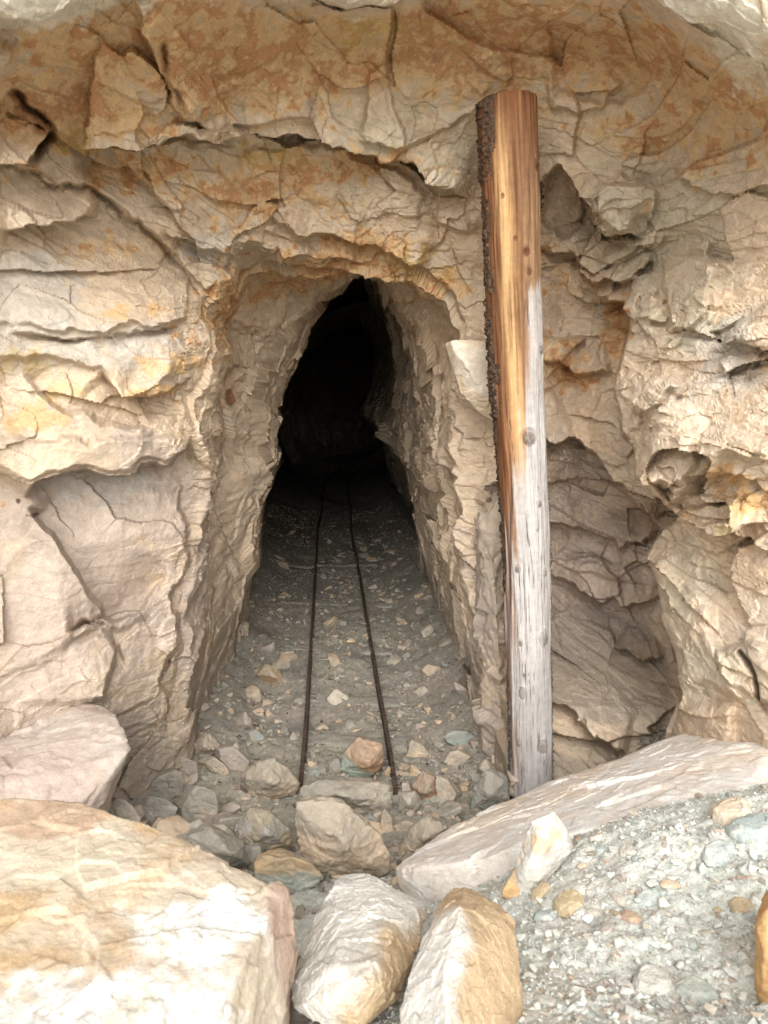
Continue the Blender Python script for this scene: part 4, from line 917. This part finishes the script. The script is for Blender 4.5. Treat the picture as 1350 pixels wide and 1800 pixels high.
def rail(pts, label, tail):
    w_ = np.array([atz(u, v, .03) if v > 905 else np.array([*atz(u, v, .03)[:2], .03]) for u, v in pts]+[np.array([x, y, .03]) for x, y in tail])
    L = np.r_[0, np.cumsum(np.linalg.norm(np.diff(w_, axis=0), axis=1))]; tq = np.linspace(0, L[-1], 260)
    P_ = np.stack([np.interp(tq, L, w_[:, k]) for k in range(3)], -1)
    for _ in range(6): P_[1:-1] = (P_[:-2]+P_[1:-1]+P_[2:])/3
    P_[:, 2] = .030+np.array([gheight(p[0], p[1]) for p in P_])*.6+.006*np.sin(tq*2.3)
    root = bpy.data.objects.new('track_rail', None); C.objects.link(root); root.location = P_[0]; tag(root, label, 'rail', 'rails of the mine track')
    Q = P_-P_[0]
    sweep('rail_head', Q+[0, 0, .012], [(-.009, -.007), (.009, -.007), (.010, 0), (.008, .007), (-.008, .007), (-.010, 0)], M_IRON, root)
    sweep('rail_web', Q, [(-.003, -.020), (.003, -.020), (.003, .0045), (-.003, .0045)], M_IRON, root)
    sweep('rail_foot', Q+[0, 0, -.024], [(-.013, -.003), (.013, -.003), (.012, .003), (-.012, .003)], M_IRON, root)
    return P_
TAILL = [(-.90,11.0),(-1.0,12.4),(-1.08,13.8),(-1.08,15.0),(-.95,16.4),(-.55,18)]; TAILR = [(x+.42, y) for x, y in TAILL]
RL = [(529,1392),(536,1300),(541,1215),(547,1130),(551,1060),(554,1000),(557,960),(558,930)]
RR_ = [(696,1425),(694,1385),(684,1310),(670,1230),(657,1155),(646,1095),(636,1030),(626,975),(617,935)]
def with_tail(pts, sgn):
    return pts
pl_ = rail(RL, 'left iron rail of the narrow track running into the dark drive', TAILL); pr_ = rail(RR_, 'right iron rail of the narrow track running into the dark drive', TAILR)
for (v, ul, ur) in ties_px:
    a, b = atz(ul, v, .02), atz(ur, v+3, .02); n = 60; tq = np.linspace(0, 1, n)[:, None]; path = a+(b-a)*tq
    path[:, 2] = [gheight(p[0], p[1])*1.0-.012 for p in path]; path[:, 2] = np.linspace(path[:8, 2].mean(), path[-8:, 2].mean(), n)*.5+path[:, 2]*.5-.005
    prof = [(.062, -.03), (.065, .012), (.050, .022), (-.050, .023), (-.064, .012), (-.062, -.03)]
    V_ = []; T_ = (b-a)/np.linalg.norm(b-a); S_ = np.array([T_[1], -T_[0], 0])
    ph = np.linspace(0, 1, 26); pr = np.array(prof); tl = np.linspace(0, 1, len(pr)); pf = np.c_[np.interp(ph, tl, pr[:, 0]), np.interp(ph, tl, pr[:, 1])]
    Vg = path[:, None]+S_*pf[None, :, 0, None]+np.array([0, 0, 1])*pf[None, :, 1, None]; Vg = Vg.reshape(-1, 3)
    Vg += .010*fbm(Vg, 9, 3, 88)[:, None]*np.array([0, .6, 1]); Vg += .003*fbm(Vg, 60, 3, 89)[:, None]*np.array([.3, .3, 1])
    o = mesh_np('sleeper', Vg, grid_faces(n, 26), M_DUST, np.tile(FLOOR*1.04, (len(Vg), 1))*(1+.08*fbm(Vg, 25, 3, 90))[:, None]); 
    k_ = ['nearest', 'second nearest', 'third nearest', 'fourth nearest', 'farthest'][ties_px.index((v, ul, ur))]
    tag(o, f'dust covered wooden sleeper under the rails, {k_} to the viewer of the five showing', 'sleeper', 'sleepers of the mine track')

# ------------------------------------------------------------------ the timber post
PY = 2.98
pv = [150, 175, 350, 500, 650, 800, 1000, 1200, 1390, 1500]; pc = [890, 891, 899, 902, 908, 916, 926, 931, 934, 936]; pw = [104, 103, 99, 96, 92, 86, 79, 75, 73, 73]
NL, NA = 1100, 260
vv = np.linspace(1500, 160, NL); axis = np.array([at(np.interp(v, pv, pc), v, PY) for v in vv]); fw = axis[:, 1]*math.cos(PITCH)+(CAM[2]-axis[:, 2])*math.sin(PITCH)
rad = np.interp(vv, pv, pw)/2*fw/FPX; phi = (np.arange(NA)/NA)*2*math.pi-math.pi
PH, VV_ = np.meshgrid(phi, vv); fx = np.sin(PH); Pz = np.c_[(PH*.10).ravel(), np.zeros(PH.size), np.repeat(axis[:, 2], NA)]
KN = [(916,449,7,9,1),(922,767,12,14,2),(945,616,7,9,1),(951,1113,9,14,2),(912,1206,7,9,1),(947,1297,9,10,2),(904,993,5,7,1),(952,1000,4,7,1),(941,881,5,6,1),(936,300,6,9,1),(921,483,5,8,1),(940,854,2.5,2.5,0),(938,926,2.5,3,0),(907,1294,4,6,1),(909,1120,4,6,1),(877,355,3,5,0),(898,428,4,5,0)]
disp = .0026*fbm(Pz, (90, 1, 5), 3, 501)+.0014*fbm(Pz, (260, 1, 9), 3, 502)+.0060*fbm(Pz, (12, 1, 2.6), 3, 503)
n_cr = vnoise(Pz, (110, 1, 2.2), 505)+.25*vnoise(Pz, (300, 1, 9), 506); gate = sst(.05, .35, vnoise(Pz, (35, 1, 2.6), 507)); crackm = (1-sst(.0, .10, np.abs(n_cr)))*gate
greyz = np.interp(VV_, [150, 480, 520, 600, 700, 770, 850, 900, 1000, 1100, 1400], [1.6, 1.25, .52, .48, .22, .02, -.45, -.66, -.84, -.92, -.97])
gn = fbm(Pz, (60, 1, 3.5), 4, 508).reshape(PH.shape)
gk = sst(-.24, .24, fx-greyz+.34*gn).ravel(); gk2 = sst(-.5, .3, fx-greyz+.2*gn).ravel(); fxr = fx.ravel(); vr = VV_.ravel()
grn = fbm(Pz, (150, 1, 4), 4, 509); grn2 = fbm(Pz, (45, 1, 2.5), 4, 510)
REDB = lin(140,98,66)*.62; GOLD = lin(208,168,118)*.70; TANW = lin(186,150,116)*.72; GREYW = lin(198,192,186)*.74; GREYD = lin(170,164,160)*.7
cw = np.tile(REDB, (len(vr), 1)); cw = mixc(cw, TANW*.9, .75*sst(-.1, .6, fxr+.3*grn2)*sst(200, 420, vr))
cw = mixc(cw, GOLD, .95*np.exp(-((fxr+.38-.25*sst(300, 900, vr))/.26)**2)*sst(185, 330, vr+60*grn2)*sst(-.9, .3, grn+.3))
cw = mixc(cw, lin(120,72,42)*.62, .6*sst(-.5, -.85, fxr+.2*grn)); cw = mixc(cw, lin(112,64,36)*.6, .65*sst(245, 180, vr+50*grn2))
cw *= (1+.34*grn+.18*grn2)[:, None]
cw = mixc(cw, TANW*1.02, .55*gk2*sst(380, 520, vr)); gcol = np.tile(GREYW, (len(vr), 1)); gcol = mixc(gcol, GREYD, sst(-.2, .5, grn+.3*grn2)*.55)
gcol = mixc(gcol, lin(180,174,172)*.74, .5*sst(1000, 1350, vr)); gcol *= (1+.07*fbm(Pz, (220, 1, 30), 3, 511))[:, None]; cw = mixc(cw, gcol, gk)
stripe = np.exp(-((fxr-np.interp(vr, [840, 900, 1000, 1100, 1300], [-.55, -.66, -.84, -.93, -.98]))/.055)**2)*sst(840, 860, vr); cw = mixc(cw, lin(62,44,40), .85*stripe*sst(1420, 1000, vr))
cw = mixc(cw, lin(96,86,80)*.5, .85*crackm*sst(350, 600, vr)); disp = disp-.004*crackm*sst(420, 560, vr)
knot_at = []
for (ku, kv, kw_, kh_, kt) in KN:
    uc = np.interp(kv, pv, pc); hw = np.interp(kv, pv, pw)/2; kf = np.clip((ku-uc)/hw, -.92, .92); kphi = math.asin(kf)
    du = (PH-kphi)*hw*math.cos(kphi*.3); dv = VV_-kv; q = np.sqrt((du/kw_)**2+(dv/kh_)**2).ravel(); dist = np.sqrt((du/(kw_*1.6))**2+(dv/(kh_*2.2))**2).ravel()
    disp += .006*(kt > 0)*np.exp(-(dist/1.1)**2)*(kw_/10)-.004*np.exp(-((q-1.05)/.16)**2)*(kt > 0)-.004*(q < .8)*(kt == 0)
    ringm = np.exp(-((q-1.05)/.20)**2); cw = mixc(cw, lin(130,112,98)*.66, .45*ringm*(.5+.5*sst(-.4, .4, grn))); cw = mixc(cw, np.where(gk[:, None] > .5, lin(165,155,146)*.62, lin(120,76,50)*.6), .7*(1-sst(.85, 1.0, q)))
    cw = mixc(cw, cw*1.12, .6*np.exp(-((q-1.6)/.35)**2))
    knot_at.append((ku, kv, kw_, kh_, kt, kphi))
RD = rad[:, None]+disp.reshape(PH.shape)*(1+.0*PH)
Vp = np.stack([axis[:, None, 0]+RD*np.sin(PH), axis[:, None, 1]-RD*np.cos(PH), np.broadcast_to(axis[:, None, 2], PH.shape)+0*PH], -1)
tz = Vp[-1].copy()
# sloping saw cut at the top: pull the upper rings to the cutting plane
CUT = lambda X: at(890, 177, PY)[2]+.09*(X-axis[-1, 0])-.004*((X-axis[-1, 0])/.1)**2+.002*np.sin(X*140)
cut = CUT(Vp[..., 0])
Vp[..., 2] = np.minimum(Vp[..., 2], cut)
base0 = axis[0].copy(); base0[2] = gheight(base0[0], base0[1])
post = bpy.data.objects.new('timber_post', None); C.objects.link(post); post.location = base0
tag(post, 'tall split log post with rusty brown top and silver grey foot beside the drive mouth', 'post')
M_WOOD = rock_mat('weathered_wood', .18, .35, .8, .35); M_BARK = rock_mat('bark', .8, 1.2, .95, 1.0)
log = mesh_np('log', Vp.reshape(-1, 3)-base0, grid_faces(NL, NA, True), M_WOOD, np.clip(cw*1.1, 0, 1), parent=post)
tc_ = Vp[-1].mean(0); ntop = 12; tv = [Vp[-1]+(tc_-Vp[-1])*k/ntop for k in range(ntop+1)]; tv = np.stack(tv); tv[1:, :, 2] += .002
rr_ = np.linalg.norm(tv[..., :2]-tc_[:2], axis=2).ravel(); ec = np.tile(lin(150,110,75)*.6, (tv.shape[0]*NA, 1))*(1+.2*np.sin(rr_*900))[:, None]
mesh_np('end_grain', tv.reshape(-1, 3)-base0, grid_faces(ntop+1, NA, True), M_WOOD, ec, parent=post)
# bark shell, clinging to the back of the log and showing along both edges
def bark(v0, v1, p0, p1, off, thr, colr, seed, chunk=90):
    sel = np.where((vv <= v1) & (vv >= v0))[0]; ph = np.linspace(p0, p1, 46); P2, I2 = np.meshgrid(ph, sel)
    ax_ = axis[I2]; r0 = rad[I2]; Q = np.c_[(P2*.10).ravel(), np.zeros(P2.size), ax_[..., 2].ravel()]
    d1, d2, h, _ = cells(Q+.004*np.stack([vnoise(Q, 60, seed), Q[:, 1], vnoise(Q, 60, seed+1)], -1), (chunk, 1, chunk*.6), seed+2)
    edge = sst(0, .25, (P2-p0)/(p1-p0)).ravel()*sst(0, .25, (p1-P2)/(p1-p0)).ravel(); zed = sst(v0, v0+12, vv[I2]).ravel()*sst(v1, v1-12, vv[I2]).ravel()
    mk = (fbm(Q, (30, 1, 12), 4, seed+3)+.6*h01(h, 3)-.3 > thr) | (thr < -5)
    offv = (off*(.35+.75*h01(h, 4))*sst(0, .3, d2-d1)+off*.25*fbm(Q, 120, 3, seed+5)); offv = np.where(mk, np.maximum(offv, .001), -.006)*np.sqrt(edge*zed+1e-6)-.001
    rr2 = r0+offv.reshape(P2.shape)
    Vb = np.stack([ax_[..., 0]+rr2*np.sin(P2), ax_[..., 1]-rr2*np.cos(P2), np.minimum(ax_[..., 2], CUT(ax_[..., 0]+rr2*np.sin(P2))-.002)], -1)
    cb = np.tile(colr, (P2.size, 1))*(.55+.9*h01(h, 5))[:, None]*(1+.3*fbm(Q, 160, 3, seed+6))[:, None]
    o = mesh_np('bark', Vb.reshape(-1, 3)-base0, grid_faces(*P2.shape), M_BARK, np.clip(cb, .01, 1), parent=post)
    return o
BK = lin(80,64,50); BG = lin(128,118,108)
b1 = bark(178, 330, R(-175), R(-36), .013, -.9, BK, 801); b1['label'] = 'dark knobbly bark along the upper left edge'
bark(330, 520, R(-175), R(-52), .010, -.45, BK, 811, 80); bark(520, 720, R(-170), R(-62), .014, -.15, BK, 821, 80); bark(640, 740, R(-130), R(-48), .016, -.4, lin(80,64,52), 831)
bark(720, 1080, R(-170), R(-72), .009, -.1, BK, 841); b6 = bark(1080, 1430, R(-170), R(-74), .010, -.25, lin(104,96,92), 851)
bark(312, 376, R(66), R(150), .015, -.9, lin(66,52,44), 861, 80); b8 = bark(845, 1030, R(78), R(165), .018, -.05, BG, 871); bark(1030, 1400, R(76), R(165), .012, -.25, BG*.85, 881); bark(176, 310, R(80), R(175), .008, -.3, BK, 891)
b8['label'] = 'curling grey bark flakes on the lower right edge'
# knots: a swirled plug standing in each bigger eye
for (ku, kv, kw_, kh_, kt, kphi) in knot_at:
    if kt == 0: continue
    i = int(np.argmin(np.abs(vv-kv))); r_ = rad[i]; s_ = fw[i]/FPX; Dv, Fa = ico(4)
    nrm = np.array([math.sin(kphi), -math.cos(kphi), 0]); tx_ = np.array([math.cos(kphi), math.sin(kphi), 0])
    w0 = Dv[:, :1]*tx_*kw_*.72*s_+Dv[:, 2:3]*np.array([0, 0, 1])*kh_*.72*s_+Dv[:, 1:2]*nrm*.004
    q = np.hypot(Dv[:, 0], Dv[:, 2]); w0 = w0+nrm*(.0016*np.sin(q*16+3*np.arctan2(Dv[:, 2], Dv[:, 0])))[:, None]
    ctr = axis[i]+nrm*(r_+.0035*(kw_/10)+.0005); base_c = lin(140,130,122)*.62 if kt == 2 or kv > 560 else lin(110,68,46)*.6
    kc = np.tile(base_c*1.25, (len(Dv), 1))*(1+.5*fbm(Dv.astype(f32)+kv, (3.5, 1, 2), 4, int(ku)))[:, None]
    mesh_np('knot', w0+ctr-base0, Fa, M_WOOD, np.clip(kc, .01, 1), parent=post)

# ------------------------------------------------------------------ scrap on the walls
a = surf(404, 697); pts = [at(397, 686, a[1]-.04), at(404, 683, a[1]-.04), at(413, 706, a[1]-.05), at(404, 712, a[1]-.05)]; pts = [p_ for p_ in pts]+[p_+np.array([.004, .012, 0]) for p_ in pts]
bm = bmesh.new(); vs = [bm.verts.new(p_-a) for p_ in pts]; bmesh.ops.convex_hull(bm, input=vs); bmesh.ops.bevel(bm, geom=list(bm.edges), offset=.0015, segments=1, affect='EDGES')
me = bpy.data.meshes.new('rusty_plate'); bm.to_mesh(me); bm.free(); M_RUST = M_IRON.copy(); M_RUST.name = 'red_rust'
for n in M_RUST.node_tree.nodes:
    if n.type == 'VALTORGB': n.color_ramp.elements[0].color = (*lin(128,82,60), 1); n.color_ramp.elements[1].color = (*lin(165,115,85), 1)
me.materials.append(M_RUST); o = bpy.data.objects.new('rusty_plate', me); C.objects.link(o); o.location = a; tag(o, 'small rusty plate wedged in the left wall of the drive mouth', 'plate')
wp = [(406,676),(416,690),(428,708),(440,722),(434,724),(428,715),(418,728),(414,742),(416,752),(410,748)]
wl = [np.array(at(u, v, surf(u, v)[1]-.035)) for u, v in wp]; cu = bpy.data.curves.new('wire', 'CURVE'); cu.dimensions = '3D'; cu.bevel_depth = .0013; sp_ = cu.splines.new('POLY'); sp_.points.add(len(wl)-1)
for i, p_ in enumerate(wl): sp_.points[i].co = (*(p_-wl[0]), 1)
cu.materials.append(M_IRON); tmp = bpy.data.objects.new('w', cu); C.objects.link(tmp); dg = bpy.context.evaluated_depsgraph_get(); me = bpy.data.meshes.new_from_object(tmp.evaluated_get(dg)); bpy.data.objects.remove(tmp)
o = bpy.data.objects.new('wire', me); C.objects.link(o); o.location = wl[0]; tag(o, 'thin bent wire hanging by the rusty plate on the left wall', 'wire')
print('done', time.time()-T0, 'objects', len(bpy.data.objects))
